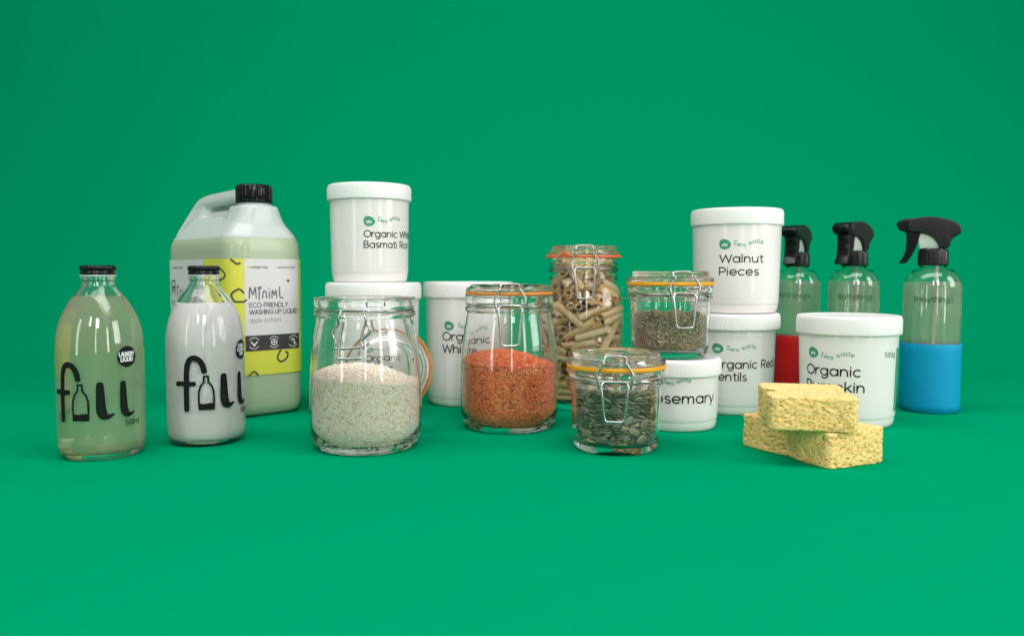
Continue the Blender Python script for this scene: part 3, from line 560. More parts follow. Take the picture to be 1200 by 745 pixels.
55, -1856, 4630, 369, 31, -193, 909, 826, 2303, 4766, 481, 143, 188, 844, -1743, -74, 4681, 942, 190, 148, 233, -1101, -1350, 4688, 961, 224, 21, 164,
-1878, -1082, 4343, 626, 94, -121, 765, 1422, -970, 4937, 631, -32, -137, 763, 1530, 1688, 4814, 879, -230, 216, 358, 1686, -591, 4692, 620, 4, -329, 712,
529, -1457, 4975, 528, 71, -177, 827, -1698, 1894, 4864, 927, 64, -8, 370, 1272, -1193, 4317, 405, 102, -10, 909, -1859, 2042, 4258, 925, 139, 143, 324,
-1096, 1926, 4668, 845, 3, 9, 535, 228, 2047, 4937, 628, 47, 184, 754, -2295, 517, 4908, 835, 125, 102, 526, -1778, 1326, 5036, 979, 19, 18, 203,
-1754, -171, 4368, 344, 41, 49, 937, -1365, -191, 4795, 969, 106, 159, 158, -404, -1699, 4399, 910, 343, 35, 230, 1997, 636, 4901, 819, 131, 117, 546,
609, -1613, 4450, 858, 24, -59, 510, 1563, -424, 4244, 27, 172, -31, -984, 722, -1115, 4838, 544, -48, -254, 798, -644, 2270, 4239, 118, 7, -81, 990,
-1380, -722, 4571, 925, -38, 81, 368, -1676, 1731, 4481, 839, -47, 12, 543, -2344, 815, 4418, 821, 60, -109, 557, -362, 1775, 4844, 486, -46, 133, 863,
1901, 1088, 4634, 509, 67, 112, 851, -2187, 303, 4597, 901, -15, -52, 430, -1607, 1119, 4276, 335, 37, 41, 940, -1502, 753, 4804, 484, 32, 33, 874,
-1005, -795, 4248, 897, 76, 104, 422, 1472, 1558, 4396, 500, 8, 2, 866, -825, -697, 4615, 60, -275, 39, -959, -997, 1655, 4419, 793, -42, -24, 608,
1079, -111, 4972, 904, -189, -25, 382, -649, -1383, 4299, 981, 93, 111, -127, -967, 1306, 4916, 728, -38, 3, 684, 571, 1888, 4440, 987, 49, -67, 135,
254, 1650, 4645, 969, 56, -35, 238, 1711, 509, 4391, 395, 64, -77, -913, -136, -978, 4638, 925, 233, -60, 294, -24, -998, 4929, 922, 258, -86, 275,
800, -556, 4723, 972, 30, -125, 196, 1121, 1130, 4955, 113, 90, 140, 980, -372, 1742, 4484, 873, 146, 220, 410, 998, 1330, 4681, 976, 111, 98, -160,
-852, -487, 5049, 486, -110, -96, 862, 1092, 650, 4864, 972, -217, 33, -87, 431, -880, 4378, 905, 35, -17, 424, 1437, 484, 4635, 594, -163, 61, 786,
-1489, 694, 4512, 756, 45, -46, 651, -515, -85, 4761, 887, -16, 73, 455, 1065, -32, 4499, 720, -105, 15, 686, 1032, 962, 4281, 676, 57, 15, 734,
978, -169, 4206, 769, -215, -95, 595, -551, 948, 4609, 979, 185, 55, 62, 210, 1116, 4303, 967, 169, 91, 167, -251, -169, 4979, 465, 96, 70, 877,
193, 1004, 4922, 983, -169, -26, -60, 435, -40, 4207, 845, -75, -147, 508, -498, 602, 4834, 985, -76, 39, 153, -89, -106, 4564, 736, -167, -69, 652,
482, 699, 4484, 11, 45, 34, -998, -579, 551, 4213, 114, 186, -180, 959, 159, -223, 4405, 962, -112, -141, 207, 440, 227, 4983, 978, 121, -171, 3,
-811, 151, 4498, 881, 107, -100, 451, 512, 360, 4713, 412, -14, -47, 910,
]
PENNE = [
2242, -2746, 456, 932, -302, -61, 188, 715, -503, 456, 793, 576, 116, 160, -399, 1129, 455, 808, 587, -26, -36, -1532, 2151, 456, 808, -587, 26, -36,
-1379, 3012, 595, 8, 999, -36, -30, 2515, -1662, 478, 880, -432, -87, 178, 1889, -980, 477, 880, -432, -87, 178, -1479, 851, 1305, 233, -333, -838, 364,
-2608, 871, 946, 268, -308, -865, 292, -3337, 356, 612, 437, 222, 336, 804, 2704, 2841, 656, 183, -373, -869, 269, 2205, 1111, 1184, 349, 36, 347, 870,
979, 902, 1325, 102, 314, 898, 291, -774, -362, 1954, 266, -70, -241, 931, -335, -2405, 1053, 198, -272, -487, 806, 2007, 2232, 456, 138, 424, 851, 276,
3422, 1224, 1164, 285, 271, 550, 737, -80, 511, 1555, 166, 374, 749, 521, -195, -1504, 1358, 240, -169, -516, 805, -1731, -2569, 454, 108, 148, 794, 580,
3606, -903, 2005, 235, -680, -689, -83, 2775, 77, 2290, 305, -670, -590, 332, 1623, 1895, 2215, 553, -687, -369, 293, 723, 2079, 1968, 884, -72, 196, 417,
-1565, 2950, 1483, 999, -14, 31, 40, 2406, -2586, 1346, 615, 494, 353, 503, 1898, 34, 2280, 20, -732, -631, -256, -454, 2842, 2666, 61, -994, -48, -83,
58, 3526, 2158, 639, -768, 8, -32, -2468, 3676, 2115, 730, 387, 545, -142, 2326, 3041, 3152, 401, -241, -418, 778, 760, 3733, 3408, 203, -280, -16, 938,
-372, 3396, 3433, 145, -269, -346, 887, -2641, -2059, 1359, 286, -96, -343, 889, -1487, -3601, 579, 159, 75, 578, 797, 346, -3677, 2150, 825, -535, 108, -148,
1884, -1968, 2467, 836, -12, 129, -533, -484, 2403, 3709, 726, -632, 42, -268, -949, 4053, 3996, 5, 993, 115, -5, 245, 4168, 1575, 519, 853, -21, 56,
2880, -3344, 3219, 835, 169, 502, 146, 3105, 1549, 4234, 25, -766, -441, -467, 439, 2060, 3055, 951, 285, -89, 76, -2361, 2815, 4307, 966, 67, -197, 154,
-1983, 3700, 5146, 301, 910, 284, -24, 3678, 2010, 1726, 263, -479, -631, 551, 3084, -697, 3328, 268, -454, -847, -72, 1733, -120, 3399, 82, -513, -804, 289,
-3651, 1035, 3994, 621, 257, -210, 710, -3422, 800, 1922, 628, -213, -478, 575, 100, 4331, 5371, 165, 259, -422, 853, 697, -1429, 2924, 152, -449, -782, 405,
556, -2828, 3232, 378, 247, 771, 449, -379, -2236, 1911, 69, -260, -723, 636, 246, -4458, 2956, 396, 343, 653, -547, 4471, -994, 3263, 135, 702, 191, -672,
3552, -1214, 4126, 327, 602, 603, 410, -1417, -1818, 2587, 296, -350, -442, 771, -3510, -2250, 3071, 13, 480, 877, -17, -4336, 964, 2153, 669, -286, -686, -5,
4277, 1371, 4414, 542, 531, 207, -617, 2047, 446, 4923, 704, 172, 381, 574, -2070, -2794, 2782, 63, -510, -767, 385, -3097, -2787, 2216, 379, 90, 276, 879,
-4251, -86, 1958, 326, -569, -609, -446, 3251, 3161, 3930, 776, -63, 621, -91, 342, 1845, 4920, 343, -427, -457, 701, -3024, -1886, 4530, 360, 461, 648, 487,
-3814, -1761, 3982, 419, -392, -576, 583, -2564, -3256, 1380, 128, 284, 901, 304, 2118, 4048, 5251, 727, -202, 644, 125, 81, 2821, 5552, 201, 69, -890, -404,
-2756, 1701, 3777, 474, -476, -618, -409, -3966, -1395, 5031, 537, -289, -449, 654, -2852, -3107, 5607, 176, 287, 595, 730, 1969, -2387, 3842, 878, 414, 233, -54,
-1162, -2449, 3708, 691, 331, 419, 486, -1834, -904, 3217, 524, -667, -336, 410, -2326, 72, 2922, 668, -522, -242, 472, -655, 3439, 6120, 893, -422, 45, 149,
598, 2082, 5748, 202, 182, -939, 208, -893, 1360, 3524, 53, -336, -940, -43, -1341, -582, 4112, 31, 461, 863, -203, -2441, -942, 4319, 482, 337, 459, 666,
-2617, -1405, 5267, 507, -130, -263, 811, 1328, 3493, 6530, 270, -254, -927, 64, -488, 1141, 4371, 135, -17, -475, 869, -770, 71, 4389, 304, 49, -487, 817,
-1417, -1727, 4840, 450, -339, -565, 602, -723, -4164, 5054, 472, 412, -643, 440, 1822, -1647, 4740, 630, -162, 41, 759, -347, -1316, 5262, 434, 750, 494, 77,
-1134, -970, 5623, 861, 99, 228, 443, -1267, 420, 5605, 544, -681, -261, 414, -4055, 1705, 5678, 617, 485, -128, 606, 4441, 592, 4793, 660, 196, -520, 506,
657, -854, 5686, 318, 474, 602, 559, -242, -775, 6163, 345, -453, -718, 399, -1071, -900, 6572, 177, -538, -806, 170, -1944, -269, 7315, 617, 56, -108, 778,
3228, -1614, 4893, 320, 786, 381, 367, 1361, -2006, 6350, 543, -487, -411, 547, 584, -1112, 6736, 481, 540, 549, 419, -212, -827, 7150, 707, 141, 192, 666,
-2510, 1443, 5969, 748, -515, -418, 25, 2150, 1835, 5828, 373, 58, -536, 755, 1898, 1112, 6251, 419, -45, -733, 535, 1448, -293, 7236, 130, 279, 368, 877,
1395, -2231, 7341, 163, -275, -922, -219, -44, -3332, 5306, 22, -210, -85, -974, 3265, 2018, 6269, 405, -477, -718, 306, 2779, 1159, 6639, 539, 160, 128, 817,
1915, 274, 6627, 4, -450, -594, -667, 1498, -1301, 7261, 168, 272, 234, 918, -3028, -339, 6221, 379, 451, 591, 551, 3584, -1855, 5963, 277, 685, 283, 611,
2608, -1037, 7761, 736, -510, -104, 434, 2837, 589, 7619, 863, 231, 271, 359, 2287, 1278, 7810, 836, 318, 303, 330, -829, 1920, 7250, 731, -225, -92, 637,
2657, -2406, 7874, 675, 644, 249, 260, 2291, -1038, 8708, 534, 840, 25, 87, 3114, 529, 8476, 915, 199, 65, -346, 2434, 2193, 8416, 207, 968, -142, 14,
-1939, 2955, 7626, 879, -378, -187, 223, 4314, -47, 6669, 265, -660, -674, -199, 3617, 2175, 9366, 294, 390, 849, 201, 3453, 1029, 9160, 139, 367, 796, 461,
649, 1413, 8501, 427, -21, 450, 784, -4222, 403, 6619, 738, 62, -207, 639, 1831, 3045, 7765, 87, -108, 238, 961, 2155, 3025, 10113, 120, -198, -683, 693,
1944, 1095, 9716, 307, -318, -634, 634, 2485, -1105, 9601, 35, -70, 927, 367, 1661, -3821, 5682, 202, 37, 286, -936, 3526, 1860, 11083, 343, -494, -734, 316,
2397, 2501, 11046, 333, -554, -647, 404, 3118, 978, 10025, 323, -239, -659, 636, -1101, 2600, 8729, 174, -10, 584, 793, -3695, 126, 7444, 255, -413, 526, -698,
1381, 4051, 8928, 289, 62, 928, 225, -850, 4175, 9702, 121, -222, 816, 520, 1081, 1843, 10911, 25, -376, 20, 926, 994, -3038, 8540, 179, 308, 399, -845,
-3319, -2585, 6637, 241, 329, 587, 699, -865, -3316, 6668, 944, -169, 172, -227, 323, -3431, 9160, 374, 901, -191, 112, 1347, -362, 9868, 71, -894, 202, -394,
392, 3004, 10397, 363, 851, -216, 311, -620, 4203, 8837, 345, 907, 3, 242, 3134, -3127, 8256, 16, -836, -256, -486, 1768, -2089, 9591, 412, -812, -213, -353,
-503, 1393, 8940, 322, 897, -256, 163, -2773, 2077, 8859, 254, -761, -567, -189, -3821, 1911, 8414, 369, 729, 309, 486, 3547, -2319, 10349, 719, -525, -364, 275,
-603, -673, 8451, 146, -629, -724, 243, -1754, -190, 8597, 457, -331, -740, 366, -2601, -400, 8935, 70, 495, 818, 285, -1901, -2021, 7777, 125, -489, -833, 228,
-144, 4250, 11017, 122, 170, 625, -752, -1537, 1285, 9725, 247, -648, 637, -336, -301, -1834, 9537, 158, -654, 653, -347, -354, -4157, 9173, 261, 109, 953, -110,
-341, -4083, 7298, 59, -47, -40, 996, 980, -1492, 10352, 366, 367, 699, 492, 286, -2109, 10329, 43, 524, 847, 79, -1200, -2311, 9427, 711, 133, 223, 654,
-2892, -2381, 9223, 270, -517, -742, 332, -3134, -1034, 8425, 494, -147, -240, 822, 3101, -2858, 11080, 525, 725, 268, 357, -2021, -3044, 10358, 231, 955, -146, 116,
-2302, -2066, 10309, 448, 883, -139, 20, -2651, -587, 9904, 150, -950, 241, -130, -3835, 1805, 9661, 785, -340, -359, 373, 2547, 217, 10681, 85, 278, 957, 22,
-448, -2474, 11521, 728, 52, 173, 661, -2138, -1068, 11035, 161, -745, -594, 257, -3784, -311, 10680, 709, -280, -113, 637, -3028, -2297, 7534, 392, -486, -376, 685,
4036, -991, 12168, 779, 8, 257, 571, 497, -1501, 11176, 365, -640, -554, 389, -1356, -2411, 11445, 731, 132, 319, 589, -2800, 163, 10601, 309, 704, 634, 78,
-4202, -1285, 9028, 213, 581, 276, 735, 1400, -1562, 11400, 308, 672, 612, 282, -1098, -1613, 12091, 525, 297, 576, 551, -1956, -1875, 12232, 394, 458, 730, 320,
-2802, -2129, 12311, 60, 604, 771, -195, -3496, -2448, 11622, 499, -227, -748, 373, 1177, -4049, 8608, 168, 25, 707, -686, 183, -2702, 12161, 291, -651, -603, 358,
-1388, -1382, 12960, 764, 146, 312, 545, -2667, 987, 12214, 34, 776, 612, -149, -4128, 903, 11180, 567, 496, 529, 390, 1444, -4007, 11397, 749, -616, -241, -39,
-661, -2330, 13216, 538, 560, 566, 277, -2178, -799, 12830, 777, -58, 178, 601, -3245, 998, 11552, 394, -738, -286, 467, -3510, 2290, 11669, 679, 509, 440, 293,
-1459, 1650, 10599, 243, -456, -748, 416, -1519, 334, 13324, 194, -345, -649, 649, -3013, -962, 13677, 422, -631, -425, 494, -3990, 239, 13194, 214, -685, -596, 359,
-1782, -3953, 10950, 141, -340, -677, -637, -972, -1059, 14621, 115, 974, 192, -22, -1445, -293, 14412, 462, -866, -137, 133, -2028, 429, 14218, 146, 970, 190, -34,
-2285, 1264, 13986, 404, -893, -135, 143, -2014, 3178, 11916, 620, 604, 411, -285, 998, -1709, 12761, 53, -533, -806, -251, -452, 1234, 14865, 635, 108, 349, 681,
-1320, 917, 14978, 304, -572, -552, 525, -2191, 620, 15082, 80, 645, 753, -101, -2913, -952, 15498, 304, -525, -581, 543, 541, -2878, 13185, 845, 66, 294, -442,
-1072, -1029, 16423, 691, -632, -175, 304, -1351, -104, 16191, 551, -757, -220, 274, -1344, 1084, 15869, 753, 547, 288, 226, -1289, 2348, 11679, 385, 757, 336, -408,
3051, -1209, 11779, 629, 474, 397, 471, 454, -967, 15405, 152, -812, -553, -104, -1177, -356, 17062, 285, 887, 364, 21, -1741, 289, 16891, 547, -754, -225, 287,
-3373, 2016, 13852, 589, -313, 471, 577, 2436, -1851, 12573, 428, 479, 697, 319, -945, -2062, 15440, 723, -560, -396, 78, -1253, 411, 17679, 883, 294, 206, 302,
-2531, 1717, 15979, 672, 515, 483, 223, -1095, 3118, 12062, 607, -618, 279, 415, -484, 520, 11734, 41, -358, -877, 316, 1233, 213, 16769, 104, 628, 738, 225,
595, -2146, 16300, 283, 694, 301, 590, -938, 2186, 16799, 681, -565, 37, 464, -1726, 1737, 16377, 675, -544, 14, 498, 712, 3651, 12189, 148, -259, -819, 491,
-504, 1949, 11904, 633, -92, -721, 266, 2035, -391, 17240, 447, -447, -621, 464, -1027, -2320, 17021, 24, 508, 493, 706, -1246, -3180, 15901, 260, -440, -634, -579,
4004, 1034, 12429, 611, 8, 221, 760, 1985, 868, 11862, 257, -11, 915, 311, 842, 3079, 15752, 50, -450, -403, 795, 102, 2515, 17663, 523, 793, 313, -21,
-2019, 2295, 17040, 745, 486, 438, 130, 1004, 182, 12494, 505, 141, 545, 654, 1452, -2701, 13358, 505, 257, 29, 823, 2572, 1367, 17615, 316, 340, 514, 721,
90, -320, 17323, 742, -350, -405, 405, -913, 2849, 17455, 449, 839, 282, -119, 2835, -2232, 13593, 805, -391, -44, 444, 2372, -1342, 13597, 798, -346, 220, 441,
1715, -881, 14227, 568, -616, 72, 540, 1236, 225, 14371, 535, -276, 427, 675, -1487, 3894, 12883, 50, -683, -90, 724, 2270, 3407, 12768, 17, -328, -919, 219,
2070, 2487, 13064, 72, -323, -922, 200, 2018, 1352, 12890, 317, -171, 152, 920, 1763, 1112, 13753, 403, -215, -136, 879, -322, -2780, 14240, 958, -151, 8, -243,
3060, -1718, 14331, 388, 798, 459, 47, 1852, -1786, 15868, 679, -457, 110, 564, 2531, 1872, 14318, 120, -770, -523, 344, 1607, 2573, 14159, 29, -755, -598, 268,
-189, 3071, 12350, 416, 667, 6, -618, 3441, 652, 14507, 594, -435, -89, 670, 2896, 427, 15511, 231, -735, -493, 404, 2211, 1512, 15454, 205, -720, -495, 442,
916, 2424, 15064, 462, 173, 853, 171, 368, 1648, 14585, 630, -25, 768, 113, 881, 3678, 14156, 399, -295, 377, 782, 2917, 588, 16433, 232, -634, -597, 433,
]

# ------------------------------------------------------------------ plastic tubs
def face_logo(surf, cx_, cy_, r, root):
    """round green badge with a pale smiling mask"""
    i1 = Ink(surf); i1.blob(cx_, cy_, lambda a: r * (1 + .07 * math.cos(2 * a + .6) + .04 * math.cos(3 * a)))
    i1.build('badge', M['ink_green'], root)
    i2 = Ink(surf)
    def shield(a):
        x, y = math.cos(a), math.sin(a)
        return r * (.52 if y < .2 else .52 - .25 * (y - .2))
    i2.blob(cx_, cy_ - r * .02, shield, off=.0002); i2.build('badge_face', M['white_print'], root)
    i3 = Ink(lambda u, v, o: surf(u, v, o + .00012)); k = r
    for q in ([(-.38, .10), (-.14, .10)], [(.14, .10), (.38, .10)], [(-.34, .30), (.34, .30)]):
        i3.stroke([(cx_ + a * k, cy_ + b * k) for a, b in q], k * .17)
    i3.stroke([(cx_ + a * k, cy_ + b * k) for a, b in A(0, -.22, .22, .2, 200, 340)], k * .2)
    o = i3.build('badge_features', M['ink_green'], root); return o
def zero_waste(surf, x, y, root, length=.034, cap=.0042):
    ink = Ink(surf)
    ink.text('Zero waste', x, y, cap, .15, fit=length, track=.12, wave=lambda u: -.0024 * math.sin(u / length * 2 * math.pi * 1.02 - .35))
    ink.build('small_lettering', M['ink_green'], root)
def tub(pos, z, r, h, lid_r, lid_h, label, lines, group, logo=None, zw=None, taper=1.05, rz_extra=0, weight=M['ink'], ribs=150):
    x, y = pos
    t = thing('plastic_tub', (x, y, z), label, 'tub', facing(x, y) + rz_extra, group)
    rt = r * taper
    rf = lambda q: r + (rt - r) * max(0, min(1, q / (h - lid_h)))
    hb = h - .0022
    prof = spline([(0, .0008, 'c'), (r * .86, .0008, 'c'), (r * .9, 0), (r * .955, .0012), (r * .99, .0052), (r + .0001, .0105)], 4)
    prof += [(rf(.0112) + .0003, .0112), (rf(.0128) + .0005, .0128)]
    # thin turned line above the foot, then the wall
    for i in range(1, 9): q = .0128 + (h - lid_h + .004 - .0128) * i / 8; prof.append((rf(q) + .0005, q))
    prof += [(rt - .002, hb), (rt - .0035, hb), (rt - .0035, h - lid_h - .004)] + [(rf(q) - .0015, q) for q in (.08 if h > .1 else .04, .012)] + [(r * .9, .003), (0, .003)]
    body = lathe('tub_body', prof, M['white'], t, 96, ang=35)
    # lid: top disc with a rounded edge, a skirt with fine vertical ribs
    z0, z1 = h - lid_h, h
    seg = ribs * 4
    outer = [(rt + .0008, z0 + .0002), (lid_r - .0006, z0), (lid_r, z0 + .0009), (lid_r, z0 + .0016), (lid_r, z0 + .0022), (lid_r, z1 - .0042), (lid_r - .0002, z1 - .0034)]
    outer += spline([(lid_r - .0003, z1 - .0028), (lid_r - .0011, z1 - .0009), (lid_r - .003, z1 - .0001), (lid_r - .006, z1, 'c')], 4)
    outer += [(lid_r - .0075, z1 - .0009), (lid_r * .5, z1 - .0009), (0, z1 - .0009)]
    outer += [(0, z1 - .0022), (rt - .001, z1 - .0022)]
    def wob(a, zz):
        if z0 + .0018 < zz < z1 - .0038 : return .00024 * (1 if (int(round(a / (2 * math.pi) * seg)) % 4) < 2 else -1)
        return 0
    lid = lathe('tub_lid', outer, M['white_lid'], t, seg, closed_loop=False, ang=50, wob=wob)
    surf = cyl_surf(lambda q: rf(q) + .0005)
    if lines:
        ink = Ink(surf)
        for s, deg, zz, cap, fit in lines:
            ink.text(s, R_(deg) * r, zz, cap, .150, fit=fit)
        ink.build('lettering', weight, t)
    if logo: face_logo(surf, R_(logo[0]) * r, logo[1], logo[2], t)
    if zw: zero_waste(surf, R_(zw[0]) * r, zw[1], t, zw[2])
    return t, surf, rf

WT = 'white plastic tubs'
t, s_, _ = tub((-.168, .985), 0, .0515, .157, .0572, .020, 'lower white tub standing behind the rice jar, under the Basmati Rice tub',
    [('Organic', -13, .0680, .0086, .050), ('Sugar', -13, .0535, .0086, None)], WT, logo=(-8, .0870, .0056), zw=(1, .0850, .032))
t, s_, _ = tub((-.172, .985), .1572, .0450, .1158, .0498, .0190, 'upper white tub lettered Organic White Basmati Rice, on top of another tub',
    [('Organic White', -8.5, .0525, .0074, .0755), ('Basmati Rice', -8.5, .0403, .0074, .066)], WT, logo=(-1, .0705, .0062), zw=(12, .0712, .029), taper=1.035)
t, s_, _ = tub((-.057, 1.058), 0, .0525, .157, .0588, .020, 'white tub behind the red lentil jar, partly hidden, lettered Organic',
    [('Organic', -37, .0845, .0098, .060), ('White', -37, .069, .0098, None)], WT, logo=(-27, .1025, .0062), zw=(-14, .1015, .034))
t, s_, _ = tub((.271, .997), 0, .0488, .120, .0567, .019, 'lower white tub lettered Organic Red Lentils, under the Walnut Pieces tub',
    [('Organic Red', -25, .0565, .0092, .083), ('Lentils', -25, .0418, .0092, None)], WT, logo=(-19, .0795, .0064), zw=(-6, .0785, .034))
t, s_, _ = tub((.2755, .999), .1202, .0498, .1248, .0548, .0200, 'upper white tub lettered Walnut Pieces, on top of the Red Lentils tub',
    [('Walnut', -21.5, .0605, .0088, .0510), ('Pieces', -22, .0455, .0088, .0455)], WT, logo=(-15, .0815, .0064), zw=(-3, .081, .034))
t, s_, _ = tub((.181, .891), 0, .0442, .0767, .0487, .0182, 'short white tub lettered Rosemary, under the jar of dried herbs',
    [('Rosemary', -42, .0315, .0100, .0800)], WT, logo=(-32, .0535, .0056), zw=(-17, .0525, .029), taper=1.03)
t, sR, rfR = tub((.379, .912), 0, .0492, .1215, .0554, .0205, 'front right white tub lettered Organic Pumpkin, behind the sponges',
    [('Organic', -55, .0575, .0100, .0605), ('Pumpkin', -55, .0405, .0100, .0655)], WT, logo=(-44, .0812, .0062), zw=(-32, .0775, .034), taper=1.055)
i_ = Ink(sR); i_.text('500g', R_(47) * .0492, .0780, .0052, .13, track=.10); i_.build('small_lettering', M['ink_grey'], t)
i_ = Ink(sR); i_.rect(R_(73) * .0492, .018, R_(140) * .0492, .0868); i_.build('side_label', M['ink_green'], t)
i_ = Ink(sR)   # rows of tiny white print, read sideways
for k in range(5):
    for j, (a, b) in enumerate([(.022, .040), (.042, .051), (.053, .066), (.068, .083)]):
        q = a
        while q < b:
            i_.stroke([(R_(77 + k * 9) * .0492, q), (R_(77 + k * 9) * .0492 + .0012, q + .0004)], .0005, cap=False); q += .0012
i_.V = [(vx * 1.003, vy * 1.003, vz) for vx, vy, vz in i_.V]
i_.build('side_print', M['white_print'], t)

# ------------------------------------------------------------------ glass milk-style bottles
def glass_bottle(pos, label, liquid, liq_name, level, rz_off, badge_lines, group):
    x, y = pos
    t = thing('glass_bottle', (x, y, 0), label, 'bottle', facing(x, y) + rz_off, group)
    R0 = .0372
    out = [(0, .0022, 'c'), (.024, .0020), (.029, .0004), (.0318, .0), (.0345, .0028), (.0365, .009), (.0371, .018), (.0372, .035), (.0372, .08), (.0371, .098),
           (.0364, .109), (.0342, .121), (.0300, .1325), (.0245, .1425), (.0190, .1495), (.0152, .1545), (.0139, .1585), (.0134, .1605, 'c'), (.0134, .1608, 'c'), (.0140, .1612, 'c'), (.0143, .1618), (.0143, .1668), (.0128, .1674, 'c'), (.0128, .1735, 'c')]
    inn = [(.0105, .1738, 'c'), (.0105, .160), (.0117, .1555), (.0160, .1485), (.0220, .1405), (.0277, .1308), (.0317, .120), (.0339, .1075), (.0345, .097), (.0347, .07), (.0347, .02), (.034, .011), (.031, .0065), (.024, .0055), (0, .0062)]
    lathe('glass_body', spline(out, 3) + spline(inn, 3), M['glass'], t, 96, ang=50)
    # liquid overlaps the wall slightly
    e = .0002
    lp = []
    for r, z in reversed(spline([q if len(q) == 2 else q for q in inn], 3)):
        if z <= level: lp.append((r + e if r > 0 else 0, z - (e if z < .01 else 0)))
    # radius at level
    li = spline(inn, 3); rl = next((li[i][0] + (li[i + 1][0] - li[i][0]) * (level - li[i][1]) / (li[i + 1][1] - li[i][1]) for i in range(1, len(li) - 1) if li[i][1] >= level >= li[i + 1][1]))
    lp += [(rl + e, level), (rl - .0012, level - .0003), (0, level - .0004)]
    lathe(liq_name, lp, liquid, t, 96, ang=50)
    # cap: knurled black screw cap with a rolled middle groove and pale seal ring
    cz = .1665
    cp = [(0, cz + .0062), (.0128, cz + .0062), (.0132, cz), (.0146, cz + .0003), (.0149, cz + .0012), (.0149, cz + .0024), (.0144, cz + .0031), (.0144, cz + .0039), (.0149, cz + .0046), (.0151, cz + .0070), (.0146, cz + .0082), (.0134, cz + .0088), (0, cz + .0087)]
    def wob(a, zz): return .00022 * (1 if int(round(a / (2 * math.pi) * 288)) % 4 < 2 else -1) if cz + .0043 < zz < cz + .0075 else 0
    lathe('screw_cap', cp, M['black'], t, 288, ang=45, wob=wob)
    lathe('seal_ring', [(.0136, cz - .0013), (.0156, cz - .0011), (.0157, cz - .0004), (.0136, cz - .0003)], M['white_print'], t, 72, closed_loop=True)
    sf = cyl_surf(.0372)
    I = Ink(sf)
    # hand drawn word: f, a little bottle for the i, two heavy l's
    fp = [(-.0188, .0372), (-.0187, .052), (-.0185, .066), (-.0182, .074), (-.0172, .0805), (-.0150, .0850), (-.0115, .0868), (-.0075, .0858), (-.0043, .0825), (-.0025, .0780), (-.0016, .0738)]
    I.stroke(spline(fp, 3), .0054)
    I.stroke(spline([(-.0285, .0618), (-.024, .0623), (-.017, .0619), (-.0110, .0622)], 3), .0046)
    bl = [(-.0066, .0390), (-.0070, .047), (-.0068, .0545), (-.0050, .0600), (-.0022, .0636), (-.0020, .0690), (.0018, .0690), (.0021, .0636), (.0050, .0598), (.0067, .0545), (.0069, .047), (.0066, .0390)]
    I.stroke(bl, .0018)
    I.poly_between([(-.0068, .0432), (-.002, .0426), (.003, .0434), (.0068, .0430)], [(-.0075, .0366), (-.002, .0368), (.003, .0366), (.0074, .0368)], off=.00022)
    for ox, sc_ in ((0, 1.0), (.0195, .88)):
        lp_ = [(.0165 + ox, .0690), (.0166 + ox, .062), (.0168 + ox, .052), (.0172 + ox, .0455), (.0192 + ox, .0410), (.0228 + ox, .0398), (.0275 + ox, .0418)]
        I.stroke(spline(lp_, 4), .005, wfun=lambda t_, k=sc_: k * (.0052 + .0022 * math.sin(min(1, t_ / .8) * math.pi * .62) if t_ < .62 else .0074 - (t_ - .62) / .38 * .0060) * 1.14)
    I.build('hand_lettering', M['ink'], t)
    I = Ink(sf); I.text('500ml', .0375, .0300, .0050, .13, fit=.0150); I.build('small_lettering', M['ink'], t)
    I = Ink(sf); I.blob(.0408, .0925, .0096, 40); I.build('round_badge', M['ink'], t)
    I = Ink(cyl_surf(.0373)); n = len(badge_lines)
    for k, (s, fit, cap) in enumerate(badge_lines):
        I.text(s, .0408 - fit / 2, .0925 + (n / 2 - k) * cap * 1.32 - cap * 1.16, cap, .24, fit=fit)
    I.build('badge_lettering', M['white_print'], t)
    I = Ink(sf)   # faint print on the back of the bottle
    for k in range(9):
        I.text(['KEEP OUT', 'REFILL AND', 'REUSE THE', 'BOTTLE', 'WASH WITH', 'CARE AND', 'STORE IN', 'A COOL', 'PLACE'][k], R_(165) * .0372, .103 - k * .0065, .0024, .12, fit=.026)
    I.build('back_print', M['ink_grey'], t)
    return t
GB = 'glass bottles with hand drawn lettering'
glass_bottle((-.383, .751), 'clear glass bottle of pale transparent liquid with round laundry liquid badge, leftmost', M['laundry'], 'clear_liquid', .1460, R_(-27), [('LAUNDRY', .0150, .0036), ('LIQUID', .0122, .0036)], GB)
glass_bottle((-.307, .809), 'glass bottle of opaque white liquid in front of the large plastic can', M['milk'], 'white_liquid', .1385, R_(0), [('FABRIC', .0118, .0030), ('CONDITIO', .0150, .0030), ('NER', .0068, .0030)], GB)

